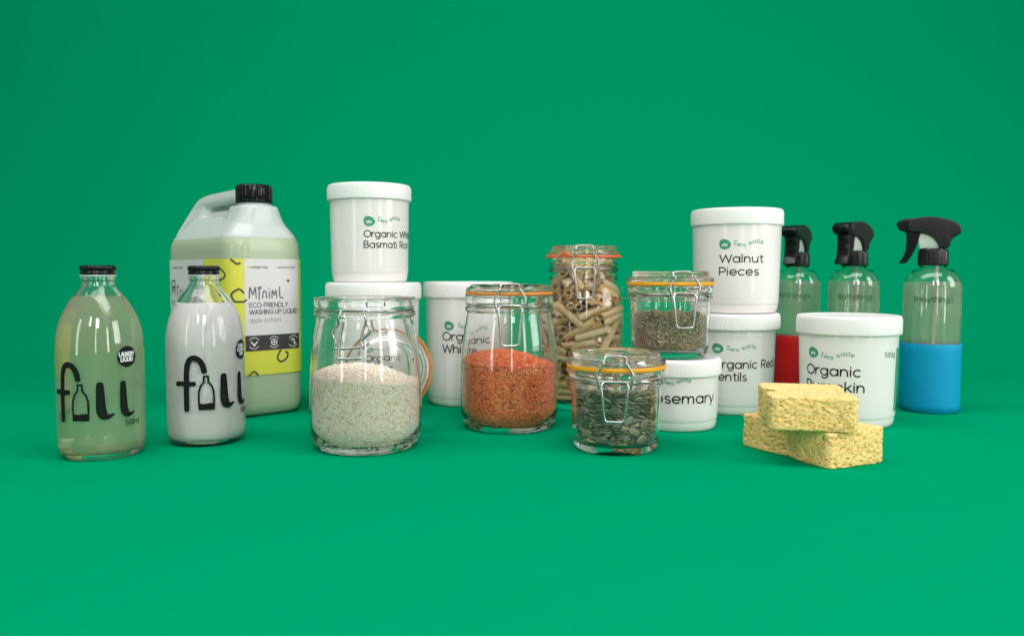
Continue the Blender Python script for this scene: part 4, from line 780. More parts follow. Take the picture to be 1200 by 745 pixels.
# ------------------------------------------------------------------ clip-top jars
def clasp(t, az, neck_r, zr, top_z, lid_edge_r, closed, mat_, drop=.036, half=.0125, name_sfx=''):
    """front bail: wire collar round the neck, upper loop over the lid, lever hanging down.  az: direction round the jar"""
    c, s = math.cos(az), math.sin(az)
    def P(x, out, z):   # x sideways, out radial
        return (x * c + out * s, x * s - out * c, z)
    rr = neck_r + .0011
    ring = ['closed'] + [(rr * math.cos(2 * math.pi * k / 24), rr * math.sin(2 * math.pi * k / 24), zr) for k in range(24)]
    wire('neck_wire', [ring], .0009, mat_, t)
    o = rr + .0018; h = half
    # pivots
    wire('clasp_pivot', [[P(-h * .95, rr - .002, zr), P(-h * .95, o + .0016, zr + .0006), P(-h * .80, o + .0030, zr + .0012), P(h * .80, o + .0030, zr + .0012), P(h * .95, o + .0016, zr + .0006), P(h * .95, rr - .002, zr)]], .0010, mat_, t)
    if closed:
        zt = top_z
        up = [P(-h * 1.06, o + .0046, zr - .0055), P(-h * 1.22, o + .0050, zr + .003), P(-h * 1.25, o + .0046, zr + .009), P(-h * .98, o + .0044, zr + .0145), P(-h * .80, o + .0044, zr + .0185), P(-h * .82, lid_edge_r + .0028, zt - .006), P(-h * .78, lid_edge_r - .0002, zt - .0018),
              P(-h * .5, lid_edge_r - .0016, zt - .0004), P(h * .5, lid_edge_r - .0016, zt - .0004), P(h * .78, lid_edge_r - .0002, zt - .0018), P(h * .82, lid_edge_r + .0028, zt - .006),
              P(h * .80, o + .0044, zr + .0185), P(h * .98, o + .0044, zr + .0145), P(h * 1.25, o + .0046, zr + .009), P(h * 1.22, o + .0050, zr + .003), P(h * 1.06, o + .0046, zr - .0055)]
        wire('clasp_loop', [up], .00120, mat_, t)
        lv = [P(-h * .80, o + .0030, zr + .0012), P(-h * .98, o + .0048, zr - .003), P(-h * .90, o + .0056, zr - .012), P(-h * .74, o + .0060, zr - drop + .004), P(-h * .62, o + .0062, zr - drop + .0008), P(-h * .40, o + .0062, zr - drop),
              P(h * .40, o + .0062, zr - drop), P(h * .62, o + .0062, zr - drop + .0008), P(h * .74, o + .0060, zr - drop + .004), P(h * .90, o + .0056, zr - .012), P(h * .98, o + .0048, zr - .003), P(h * .80, o + .0030, zr + .0012)]
        wire('clasp_lever', [lv], .00130, mat_, t)
    else:
        lv = [P(-h * .80, o + .0030, zr + .0012), P(-h * .98, o + .0050, zr - .006), P(-h * 1.02, o + .0040, zr - .012), P(-h * 1.34, o + .0046, zr - .0165), P(-h * 1.40, o + .0048, zr - .022), P(-h * 1.18, o + .0050, zr - .0275), P(-h * 1.25, o + .0056, zr - .0320), P(-h * 1.05, o + .0056, zr - .0335),
              P(h * .55, o + .0056, zr - .0325), P(h * .72, o + .0056, zr - .0300), P(h * .66, o + .0052, zr - .0262), P(h * 1.22, o + .0050, zr - .020), P(h * 1.28, o + .0048, zr - .0145), P(h * 1.10, o + .0044, zr - .011), P(h * .98, o + .0050, zr - .005), P(h * .80, o + .0030, zr + .0012)]
        wire('clasp_loop', [lv], .00120, mat_, t)
        lp = [P(-h * .62, o + .0036, zr - .0090), P(-h * .84, o + .0048, zr - .022), P(-h * .98, o + .0066, zr - .040), P(-h * .86, o + .0074, zr - .0425), P(h * .52, o + .0074, zr - .0420), P(h * .64, o + .0068, zr - .039), P(h * .72, o + .0048, zr - .022), P(h * 1.0, o + .0036, zr - .0095)]
        wire('clasp_lever', [lp], .00120, mat_, t)
    # rear hinge
    b = -(rr + .0016); zt = top_z - .006
    wire('rear_hinge', [[P(-h * .7, b + .002, zr), P(-h * .8, b - .003, zr + .002), P(-h * .8, b - .0035, zt - .004), P(-h * .7, b + .001, zt), P(h * .7, b + .001, zt), P(h * .8, b - .0035, zt - .004), P(h * .8, b - .003, zr + .002), P(h * .7, b + .002, zr)]], .0010, mat_, t)
def jar_lid(t, z, top_r, fl_r, hgt, seg=96):
    prof = [(0, z + .0030), (top_r * .80, z + .0028), (top_r * .88, z + .0002, 'c'), (fl_r - .0012, z, 'c'), (fl_r, z + .0010), (fl_r, z + .0030), (fl_r - .0010, z + .0042), (top_r + .0006, z + .0056), (top_r - .0004, z + .0072),
            (top_r, z + hgt - .0022), (top_r - .0012, z + hgt - .0004), (top_r - .004, z + hgt), (top_r - .0085, z + hgt - .0008), (top_r - .011, z + hgt - .0024), (top_r * .45, z + hgt - .0028), (0, z + hgt - .0026)]
    return lathe('glass_lid', spline(prof, 3), M['jar_glass'], t, seg, ang=60)
def jar_body(t, out, inn):
    return lathe('glass_body', spline(out, 3) + spline(inn, 3), M['jar_glass'], t, 96, ang=60)
def seal(t, z, r0, r1, h, m_):
    return lathe('rubber_seal', [(r0, z), (r1 - .0004, z), (r1, z + h * .3), (r1, z + h * .7), (r1 - .0004, z + h), (r0, z + h)], m_, t, 96, closed_loop=True)

LIT = lambda r, n: [(0, .0042, 'c'), (r * .60, .0036), (r * .74, .0010), (r * .80, .0), (r * .86, .0006), (r * .93, .0055), (r * .975, .013), (r * .995, .024)]
JOUT = LIT(.0538, 0) + [(.0538, .034), (.0537, .052), (.0529, .072), (.0512, .092), (.0490, .109), (.0472, .119), (.0464, .1245), (.0464, .1262), (.0482, .1278), (.0486, .1296), (.0478, .1312), (.0462, .1322), (.0460, .1345), (.0480, .1362), (.0484, .1395), (.0484, .1435), (.0470, .1452)]
JINN = [(.0440, .1452), (.0428, .1440), (.0424, .136), (.0430, .125), (.0454, .115), (.0490, .095), (.0511, .074), (.0519, .052), (.0520, .030), (.0512, .019), (.0476, .0105), (.041, .0075), (0, .0070)]
CJ = 'clip-top glass jars'
# rice jar, lid open and hanging behind
t = thing('clip_top_jar', (-.142, .784, 0), 'open clip-top glass jar of white rice, lid hanging behind, unclipped wire at front', 'jar', facing(-.142, .784), CJ)
jar_body(t, JOUT, JINN)
clasp(t, R_(-13), .0462, .1333, .146, .043, False, M['wire'])
rice_jar = t
# hanging lid, tipped upright
lid_e = bpy.data.objects.new('open_lid', None); col.objects.link(lid_e); lid_e.parent = t
lid_e.location = (.0225, .0700, .066); lid_e.rotation_euler = (R_(80), 0, R_(-14))
jar_lid(lid_e, 0, .0425, .0468, .011); seal(lid_e, -.0024, .0432, .0478, .0024, M['orange'])
wire('rear_hinge', [[(.003, .0480, .130), (.006, .056, .126), (.009, .0625, .112), (.018, .064, .108), (.027, .0615, .112), (.024, .055, .126), (.019, .0440, .130)]], .0010, M['wire'], t)
# red lentil jar
t = thing('clip_top_jar', (-.003, .886, 0), 'closed clip-top glass jar of orange red lentils', 'jar', facing(-.003, .886), CJ)
jar_body(t, JOUT, JINN); jar_lid(t, .1478, .0424, .0472, .0082); seal(t, .1452, .040, .0480, .0026, M['orange'])
clasp(t, R_(1), .0462, .1333, .157, .0430, True, M['wire'], drop=.040)
lentil_jar = t
# tall pasta jar
t = thing('clip_top_jar', (.0905, 1.028, 0), 'tallest clip-top glass jar, filled with penne pasta', 'jar', facing(.0905, 1.028), CJ)
PO = [(0, .0042, 'c'), (.034, .0036), (.041, .001), (.0445, 0), (.048, .0006), (.0515, .0050), (.0532, .012), (.0535, .022), (.0535, .06), (.0535, .118), (.0533, .131), (.0520, .1415), (.0492, .1500), (.0455, .1570), (.0430, .1618), (.0424, .1660), (.0426, .1700), (.0440, .1712), (.0445, .1728), (.0436, .1744), (.0424, .1756), (.0424, .1800), (.0440, .1815), (.0443, .1850), (.0432, .1868)]
PI = [(.0405, .1868), (.0395, .1855), (.0392, .1700), (.0398, .1590), (.0425, .1530), (.0468, .1440), (.0497, .1330), (.0505, .120), (.0506, .060), (.0505, .020), (.0495, .0125), (.046, .0090), (.040, .0078), (0, .0076)]
jar_body(t, PO, PI); jar_lid(t, .1896, .0412, .0462, .0125); seal(t, .1870, .0385, .0478, .0027, M['orange_deep'])
# the tab of the seal kinks up at the left
wire('seal_tab', [[(-.030, -.0372, .1885), (-.026, -.0400, .1915), (-.0225, -.0428, .1950)], [(-.030, -.0380, .1885), (-.022, -.0425, .1920), (-.014, -.0458, .1886)]], .0013, M['orange_deep'], t)
clasp(t, R_(2), .0424, .1735, .202, .0418, True, M['wire_dull'], drop=.036, half=.0128)
pasta_jar = t
# short jars
def short_jar(pos, z, label, az, m_seal, rz=0):
    x, y = pos
    t = thing('clip_top_jar', (x, y, z), label, 'jar', facing(x, y) + rz, CJ)
    O = [(0, .0046, 'c'), (.026, .0040), (.0325, .0012), (.0350, 0), (.0372, .0005), (.0398, .0036), (.0410, .0085), (.0417, .018), (.0423, .035), (.0429, .052), (.0433, .0600), (.0437, .0622), (.0452, .0636), (.0455, .0656), (.0446, .0672), (.0438, .0682), (.0438, .0694), (.0454, .0706), (.0460, .0730), (.0458, .0768), (.0446, .0780)]
    I_ = [(.0415, .0780), (.0404, .0768), (.0400, .0640), (.0398, .055), (.0393, .035), (.0388, .018), (.0380, .0110), (.0350, .0080), (.029, .0068), (0, .0062)]
    jar_body(t, O, I_); jar_lid(t, .0817, .0418, .0470, .0118); seal(t, .0780, .0385, .0474, .0037, m_seal)
    clasp(t, az, .0438, .0688, .0928, .0424, True, M['wire'], drop=.0345, half=.0125)
    return t
seed_jar = short_jar((.100, .775), 0, 'short clip-top jar of green pumpkin seeds standing in front', R_(-1), M['amber'])
herb_jar = short_jar((.1735, .889), .0769, 'short clip-top jar of dried herbs standing on the Rosemary tub', R_(17), M['amber'])

# ------------------------------------------------------------------ what the jars hold
def grains(name, parent_pos, rz, inner, top, n_wall, n_top, shape, m_grain, m_core, label, cat, inset=.0004, flat_=.85, core_in=.0016):
    """loose grains packed against the glass and heaped on top, joined: nobody could count them"""
    sv, sf = shape
    sv = np.array(sv); px, py, pz = parent_pos
    inn = sorted(((r, z) for r, z in inner), key=lambda q: q[1])
    zs = np.array([q[1] for q in inn]); rs = np.array([q[0] for q in inn])
    rad = lambda z: np.interp(z, zs, rs)
    zb = zs[0]
    V = []; F = []; mi = []
    # core
    seg = 64; rings = []
    zz = list(np.linspace(zb + .0012, zb + .006, 4)) + list(np.linspace(zb + .008, .05, 8))
    def ring(rf):
        st = len(V)
        for k in range(seg):
            a = 2 * math.pi * k / seg; x, y, z = rf(a); V.append((x, y, z))
        rings.append(st)
    ring(lambda a: (.001 * math.cos(a), .001 * math.sin(a), zb + .0012))
    nz = 14
    for i in range(nz + 1):
        def f(a, i=i):
            # height fraction up to the heap surface at the wall
            rr = rad(zb + .02) - core_in; zt = top(rr * math.cos(a), rr * math.sin(a)) - core_in
            z = zb + .0012 + (zt - zb - .0012) * (i / nz) ** 1.4; r = rad(z) - core_in
            return (r * math.cos(a), r * math.sin(a), z)
        ring(f)
    for j in range(1, 9):
        def f(a, j=j):
            rr = (rad(zb + .03) - core_in) * (1 - j / 8.02); z = top(rr * math.cos(a), rr * math.sin(a)) - core_in
            return (rr * math.cos(a), rr * math.sin(a), z)
        ring(f)
    for a, b in zip(rings, rings[1:]):
        for k in range(seg): F.append((a + k, a + (k + 1) % seg, b + (k + 1) % seg, b + k)); mi.append(1)
    nb = len(V); V = [np.array(V)]; off = nb; fa = np.array(sf)
    FF = []
    def place(p, q, s):
        nonlocal off
        pts = (sv * s) @ np.array(q.to_matrix()).T + p
        V.append(pts); FF.append(fa + off); off += len(sv)
    for i in range(n_wall):
        a = RNG.uniform(0, 2 * math.pi); rr = .045
        zt = top(rad(.03) * math.cos(a), rad(.03) * math.sin(a)); z = RNG.uniform(zb + .001, zt)
        depth = RNG.uniform(0, .0014) ; s = RNG.uniform(.85, 1.12)
        r = rad(z) - inset - depth - float(-sv[:, 2].min()) * s
        # long axis lies in the wall plane, random roll, slight tilt
        n = Vector((math.cos(a), math.sin(a), 0)); base = Matrix((Vector((-math.sin(a), math.cos(a), 0)), Vector((0, 0, 1)), n)).transposed()
        q = (base @ Matrix.Rotation(RNG.normal(0, flat_), 3, 'Z') @ Matrix.Rotation(RNG.normal(0, .18), 3, 'X') @ Matrix.Rotation(RNG.normal(0, .10), 3, 'Y')).to_quaternion()
        ext = np.abs((sv * s) @ np.array(q.to_matrix()).T @ np.array([math.cos(a), math.sin(a), 0])).max()
        r = rad(z) - inset - ext - depth
        place(np.array([r * math.cos(a), r * math.sin(a), z]), q, s)
    for i in range(n_top):
        rr = (rad(.04) - .002) * math.sqrt(RNG.uniform()); a = RNG.uniform(0, 2 * math.pi); x, y = rr * math.cos(a), rr * math.sin(a)
        q = (Matrix.Rotation(RNG.uniform(0, 6.28), 3, 'Z') @ Matrix.Rotation(RNG.normal(0, .3), 3, 'X') @ Matrix.Rotation(RNG.normal(0, .3), 3, 'Y')).to_quaternion()
        place(np.array([x, y, top(x, y) + RNG.uniform(-.0012, .0004)]), q, RNG.uniform(.85, 1.12))
    for i in range(n_top // 70):   # dust and small broken bits clinging above the fill
        a = RNG.uniform(0, 2 * math.pi); zt = top(rad(.03) * math.cos(a), rad(.03) * math.sin(a)); z = zt + RNG.exponential(.007)
        if z > zs[-1] - .012: continue
        n = Vector((math.cos(a), math.sin(a), 0)); base = Matrix((Vector((-math.sin(a), math.cos(a), 0)), Vector((0, 0, 1)), n)).transposed()
        s = RNG.uniform(.18, .5); r = rad(z) - float(sv[:, 2].max()) * s
        place(np.array([r * math.cos(a), r * math.sin(a), z]), (base @ Matrix.Rotation(RNG.uniform(0, 6.28), 3, 'Z')).to_quaternion(), s)
    Vn = np.concatenate(V); Fn = np.concatenate(FF)
    me = bpy.data.meshes.new(name)
    core_f = np.array(F)
    k = Fn.shape[1]; allidx = np.concatenate([core_f.ravel(), Fn.ravel()])
    starts = np.concatenate([np.arange(len(core_f)) * 4, len(core_f) * 4 + np.arange(len(Fn)) * k])
    tot = np.concatenate([np.full(len(core_f), 4), np.full(len(Fn), k)])
    me.vertices.add(len(Vn)); me.vertices.foreach_set('co', Vn.ravel()); me.loops.add(len(allidx)); me.loops.foreach_set('vertex_index', allidx)
    me.polygons.add(len(tot)); me.polygons.foreach_set('loop_start', starts); me.polygons.foreach_set('loop_total', tot)
    me.polygons.foreach_set('material_index', np.concatenate([np.ones(len(core_f), int), np.zeros(len(Fn), int)]))
    me.polygons.foreach_set('use_smooth', np.ones(len(tot), bool)); me.update(calc_edges=True); me.validate()
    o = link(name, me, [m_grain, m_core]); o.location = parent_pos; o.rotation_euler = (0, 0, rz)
    o['label'] = label; o['category'] = cat; o['kind'] = 'stuff'; return o
def ellipsoid(a, b, c, rows=4, n=6, lens=1.0):
    """triangulated low-poly ellipsoid, long axis x, thin axis z"""
    V = [(-a, 0, 0)]; F = []
    for i in range(1, rows):
        t = math.pi * i / rows; x = -a * math.cos(t); s = math.sin(t) ** lens
        for k in range(n): q = 2 * math.pi * k / n; V.append((x, b * s * math.cos(q), c * s * math.sin(q)))
    V.append((a, 0, 0)); e = len(V) - 1
    for k in range(n): F.append((0, 1 + (k + 1) % n, 1 + k)); F.append((e, e - n + k, e - n + (k + 1) % n))
    for i in range(rows - 2):
        for k in range(n):
            p, q = 1 + i * n + k, 1 + i * n + (k + 1) % n; F.append((p, q, q + n)); F.append((p, q + n, p + n))
    return V, F
inn1 = [(r, z) for r, z in spline(JINN, 3)]
rice_top = lambda x, y: .0665 + .0125 * max(0, 1 - ((x + .004) ** 2 + (y - .006) ** 2) / .0475 ** 2) - x * .075 + .0007 * math.sin(x * 260) * math.cos(y * 210)
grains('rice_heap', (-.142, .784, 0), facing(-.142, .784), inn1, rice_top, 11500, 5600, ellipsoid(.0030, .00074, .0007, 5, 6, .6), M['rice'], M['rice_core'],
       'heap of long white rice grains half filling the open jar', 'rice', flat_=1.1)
lent_top = lambda x, y: .0705 + .0130 * max(0, 1 - ((x + .006) ** 2 + (y - .004) ** 2) / .048 ** 2) - x * .045 + .0008 * math.sin(x * 230) * math.cos(y * 190)
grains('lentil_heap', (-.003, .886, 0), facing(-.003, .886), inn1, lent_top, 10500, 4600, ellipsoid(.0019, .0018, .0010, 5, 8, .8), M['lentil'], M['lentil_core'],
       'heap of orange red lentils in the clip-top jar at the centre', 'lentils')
inn2 = [(r, z) for r, z in spline([(.0404, .0768), (.0400, .0640), (.0398, .055), (.0393, .035), (.0388, .018), (.0380, .0125), (.0350, .0095), (.029, .0085), (0, .0082)], 3)]
herb_top = lambda x, y: .0475 + .0030 * math.sin(x * 95 + 1) * math.cos(y * 80) + .0012 * math.sin(x * 300)
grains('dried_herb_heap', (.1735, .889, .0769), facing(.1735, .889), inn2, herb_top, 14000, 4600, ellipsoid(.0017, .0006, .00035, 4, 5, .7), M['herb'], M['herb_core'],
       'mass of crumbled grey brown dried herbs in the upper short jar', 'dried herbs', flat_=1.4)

def seed_mesh():
    V, F = [], []; n = 14; lv = [(-.5, .55, 0), (-.28, .93, 0), (0, 1, 0), (.28, .93, 0), (.5, .55, 0)]
    L_, W_, T_ = .0123, .0075, .0024
    for zf, s, _ in lv:
        for k in range(n):
            a = 2 * math.pi * k / n; V.append((math.cos(a) * L_ / 2 * s, math.sin(a) * W_ / 2 * s * (1 - .28 * math.cos(a)), zf * T_))
    for j in range(len(lv) - 1):
        for k in range(n): F.append((j * n + k, j * n + (k + 1) % n, (j + 1) * n + (k + 1) % n, (j + 1) * n + k))
    F.append(tuple(range(n))[::-1]); F.append(tuple(range((len(lv) - 1) * n, len(lv) * n)))
    me = bpy.data.meshes.new('pumpkin_seed'); me.from_pydata(V, [], F); me.update(); smooth(me, 60); me.materials.append(M['seed']); return me
def penne_mesh():
    V, F = [], []; n = 20; L_, R1, R2 = .0395, .00450, .0034
    def ring(x, r, rib): 
        st = len(V)
        for k in range(n):
            a = 2 * math.pi * k / n; rr = r * (1 + (.035 if k % 2 else -.035) * rib); zz = rr * math.sin(a)
            V.append((x + zz * .85 * (1 if True else 0), rr * math.cos(a), zz))
        return st
    rs = [ring(-L_ / 2, R1, 1), ring(-L_ / 6, R1 * 1.01, 1), ring(L_ / 6, R1 * .99, 1), ring(L_ / 2, R1, 1), ring(L_ / 2, R2, 0), ring(0, R2, 0), ring(-L_ / 2, R2, 0)]
    for a, b in zip(rs, rs[1:] + rs[:1]):
        for k in range(n): F.append((a + k, a + (k + 1) % n, b + (k + 1) % n, b + k))
    me = bpy.data.meshes.new('penne'); me.from_pydata(V, [], F); me.update(); smooth(me, 55); me.materials.append(M['penne']); return me
def decode(v):
    """resting poses as plain numbers: x y z in hundredths of a millimetre, then the quaternion in thousandths"""
    return [v[i:i + 7] for i in range(0, len(v), 7)]
def scatter(me, poses, jar, zoff, name, label, cat, group):
    Mx = Matrix.Translation(jar.location) @ Matrix.Rotation(jar.rotation_euler.z, 4, 'Z')
    for p in poses:
        o = bpy.data.objects.new(name, me); col.objects.link(o)
        q = Quaternion(p[3:7]); q.normalize()
        mm = Mx @ Matrix.Translation(Vector((p[0] * 1e-5, p[1] * 1e-5, p[2] * 1e-5 + zoff))) @ q.to_matrix().to_4x4()
        o.location = mm.to_translation(); o.rotation_euler = mm.to_euler()
        o['label'] = label; o['category'] = cat; o['group'] = group
scatter(seed_mesh(), decode(SEEDS), seed_jar, .0072, 'pumpkin_seed', 'flat dark green pumpkin seed lying among many in the short front jar', 'pumpkin seed', 'pumpkin seeds in the short jar')
# the seeds behind and between those: one packed mass of real seeds
def seed_rest():
    src = seed_mesh(); n = len(src.vertices); co = np.empty(n * 3); src.vertices.foreach_get('co', co); co = co.reshape(-1, 3)
    polys = [tuple(p.vertices) for p in src.polygons]; V, F = [], []
    for p in decode(SEED_REST):
        q = Quaternion(p[3:7]); q.normalize(); st = len(V)
        V.extend((co @ np.array(q.to_matrix()).T + np.array(p[:3]) * 1e-5).tolist()); F.extend(tuple(i + st for i in f) for f in polys)
    return obj('seed_mass', V, F, M['seed_mix'], None, 60)
o = seed_rest(); o.location = seed_jar.location + Vector((0, 0, .0072)); o.rotation_euler = (0, 0, seed_jar.rotation_euler.z)
o['label'] = 'packed inner mass of green pumpkin seeds in the short front jar'; o['category'] = 'pumpkin seeds'; o['kind'] = 'stuff'
scatter(penne_mesh(), decode(PENNE), pasta_jar, .0084, 'penne', 'ridged beige penne tube with slanted ends inside the tall jar', 'pasta', 'penne tubes in the tall jar')
# ------------------------------------------------------------------ spray bottles
def spray_bottle(pos, z, rz, sleeve_mat, word, sleeve_top, label, scale=1.0):
    x, y = pos
    t = thing('spray_bottle', (x, y, z), label, 'spray bottle', facing(x, y) + rz, 'spray bottles')
    out = [(0, .003, 'c'), (.022, .0025), (.027, .0002), (.0300, .0014), (.0316, .005), (.0320, .012), (.0320, .05), (.0320, .10), (.0320, .148), (.0316, .1545), (.0302, .1605), (.0276, .1660), (.0238, .1705), (.0195, .1735), (.0160, .1752), (.0146, .1768), (.0143, .179), (.0143, .190, 'c')]
    inn = [(.0125, .190, 'c'), (.0125, .179), (.0135, .1755), (.0180, .1722), (.0230, .1690), (.0264, .1648), (.0289, .1598), (.0303, .1540), (.0307, .147), (.0307, .10), (.0307, .012), (.030, .006), (.026, .0045), (0, .005)]
    lathe('bottle_body', spline(out, 3) + spline(inn, 3), M['pet'], t, 80, ang=50)
    li = spline(inn, 3); lev = .1575
    lp = [(r + .0002 if r > 0 else 0, q - (.0002 if q < .008 else 0)) for r, q in reversed(li) if q <= lev]
    rl = float(np.interp(lev, [q for r, q in reversed(li)], [r for r, q in reversed(li)])) + .0002
    lp += [(rl, lev), (rl - .001, lev - .0003), (0, lev - .0003)]
    lathe('liquid', lp, M['spray_liquid'], t, 80, ang=50)
    wire('dip_tube', [[(.003, 0, .192), (.004, 0, .15), (.0015, 0, .08), (0, 0, .01)]], .0022, M['tube'], t)
    # silicone sleeve with a side slot left and right, base cup, embossed ring
    sr, s0, th = .0322, .0035, .0016; seg = 96; bm = bmesh.new()
    zs = [.0042, .0046, .006, .010, .021, .0215, .040, .060, sleeve_top - .0098, sleeve_top - .0092, sleeve_top - .001, sleeve_top]
    grid = {}
    for j, q in enumerate(zs):
        for k in range(seg):
            a = 2 * math.pi * k / seg
            ro = sr + th - (.0012 if j == 0 else 0) - (.0004 if j == len(zs) - 1 else 0)
            if j < 3: ro -= [.0022, .0008, .0002][j]
            grid[j, k] = (bm.verts.new((ro * math.sin(a), -ro * math.cos(a), q)), bm.verts.new(((sr + .0001) * math.sin(a), -(sr + .0001) * math.cos(a), q)))
    def solid(j, k):
        d = ((k + .5) / seg * 360 + math.degrees(rz)) % 360
        side = abs(d - 90) < 13 or abs(d - 270) < 13
        return not (side and 5 <= j <= 7)
    for j in range(len(zs) - 1):
        for k in range(seg):
            k2 = (k + 1) % seg
            if not solid(j, k): continue
            a, b, c, d = grid[j, k], grid[j, k2], grid[j + 1, k2], grid[j + 1, k]
            bm.faces.new((a[0], b[0], c[0], d[0])); bm.faces.new((d[1], c[1], b[1], a[1]))
            if j == 0 or not solid(j - 1, k): bm.faces.new((a[1], b[1], b[0], a[0]))
            if j == len(zs) - 2 or not solid(j + 1, k): bm.faces.new((d[0], c[0], c[1], d[1]))
            if not solid(j, (k - 1) % seg): bm.faces.new((a[0], d[0], d[1], a[1]))
            if not solid(j, k2): bm.faces.new((b[1], c[1], c[0], b[0]))
    bobj('silicone_sleeve', bm, sleeve_mat, t, 40)
    cup = [(0, 0), (.0290, 0), (.0318, .0012), (.0333, .0042), (.0322, .0042), (.0300, .0016), (0, .0018)]
    lathe('sleeve_base', cup, sleeve_mat, t, 96, ang=40)
    ring = []
    for k in range(40):
        a = math.radians(30 + 300 * k / 39); u = .0105 * math.cos(a); v = .045 + .0105 * math.sin(a); ring.append(((sr + th - .0002) * math.sin(u / sr + .12), -(sr + th - .0002) * math.cos(u / sr + .12), v))
    wire('embossed_ring', [ring, [((sr + th - .0002) * math.sin(u / sr + .12), -(sr + th - .0002) * math.cos(u / sr + .12), .045) for u in (-.0105, -.005, 0, .004)]], .0003, sleeve_mat, t)
    # word on the front of the bottle and small lines above it
    I = Ink(cyl_surf(.0321)); U0 = WORD_SHIFT.get(word, 0) - rz * .0321
    I.text(word, U0 - .0225, .134, .0062, .14, fit=.045)
    I.build('lettering', M['ink_spray'], t)
    I = Ink(cyl_surf(.0321))
    for k in range(3): I.text(['SPRAY ON', 'WIPE OFF', 'REFILL'][k], U0 - .014 + R_(180) * .0321, .148 - k * .005, .0022, .12)
    I.build('small_lettering', M['ink_spray'], t)
    # collar with ribs
    def wob(a, zz): return .0003 * (1 if int(round(a / (2 * math.pi) * 160)) % 4 < 2 else -1) if .1785 < zz < .195 else 0
    lathe('collar', [(.0145, .1772), (.0160, .1772), (.0166, .1780), (.0166, .1790), (.0164, .194), (.0160, .1955), (.0150, .1975), (0, .1978)], M['black'], t, 160, ang=45, wob=wob)
    k = .001035 / 7.45
    def o2(pts): return [((px - 395) * k * 1.0, .1976 + (345 - py) * k * 1.0) for px, py in pts]
    # trigger head seen from the side; nozzle points to -x
    head = o2(spline([(205, 190), (192, 130), (215, 88), (270, 74), (340, 68), (430, 74), (530, 104), (590, 145), (604, 180), (602, 212), (560, 242), (532, 275), (512, 335), (440, 338), (432, 310), (405, 265), (370, 232), (325, 212), (270, 200)], 3, True))
    extrude_outline('spray_head', head, -.0118, .0118, M['black_matte'], t, .0045, 5)
    nz = o2(spline([(100, 132), (112, 105), (140, 88), (180, 80), (222, 82), (228, 130), (225, 190), (190, 200), (150, 190), (115, 170)], 3, True))
    extrude_outline('nozzle', nz, -.0108, .0108, M['black'], t, .0045, 5)
    tr = o2(spline([(178, 190), (230, 200), (288, 208), (284, 245), (268, 300), (240, 375), (212, 425), (188, 462), (160, 473), (132, 474), (128, 460), (150, 425), (168, 385), (178, 330), (182, 260)], 3, True))
    extrude_outline('trigger', tr, -.0085, .0085, M['black'], t, .0028, 4)
    ins = o2([(265, 225), (300, 205), (350, 218), (400, 250), (438, 300), (448, 348), (285, 348)])
    extrude_outline('pump_block', ins, -.0080, .0080, M['insert'], t, .002, 3)
    return t
WORD_SHIFT = {'Shinythings': .0015, 'Baththings': .0035, 'Allthings': -.004}
spray_bottle((.513, .990), 0, R_(0), M['blue'], 'Shinythings', .0835, 'spray bottle in a blue sleeve, rightmost, trigger pointing left')
spray_bottle((.458, 1.087), 0, R_(62), M['blue'], 'Baththings', .080, 'middle spray bottle without visible sleeve, behind the Organic Pumpkin tub')
spray_bottle((.409, 1.165), 0, R_(72), M['red'], 'Allthings', .0795, 'spray bottle in a red sleeve between the two stacks of white tubs')

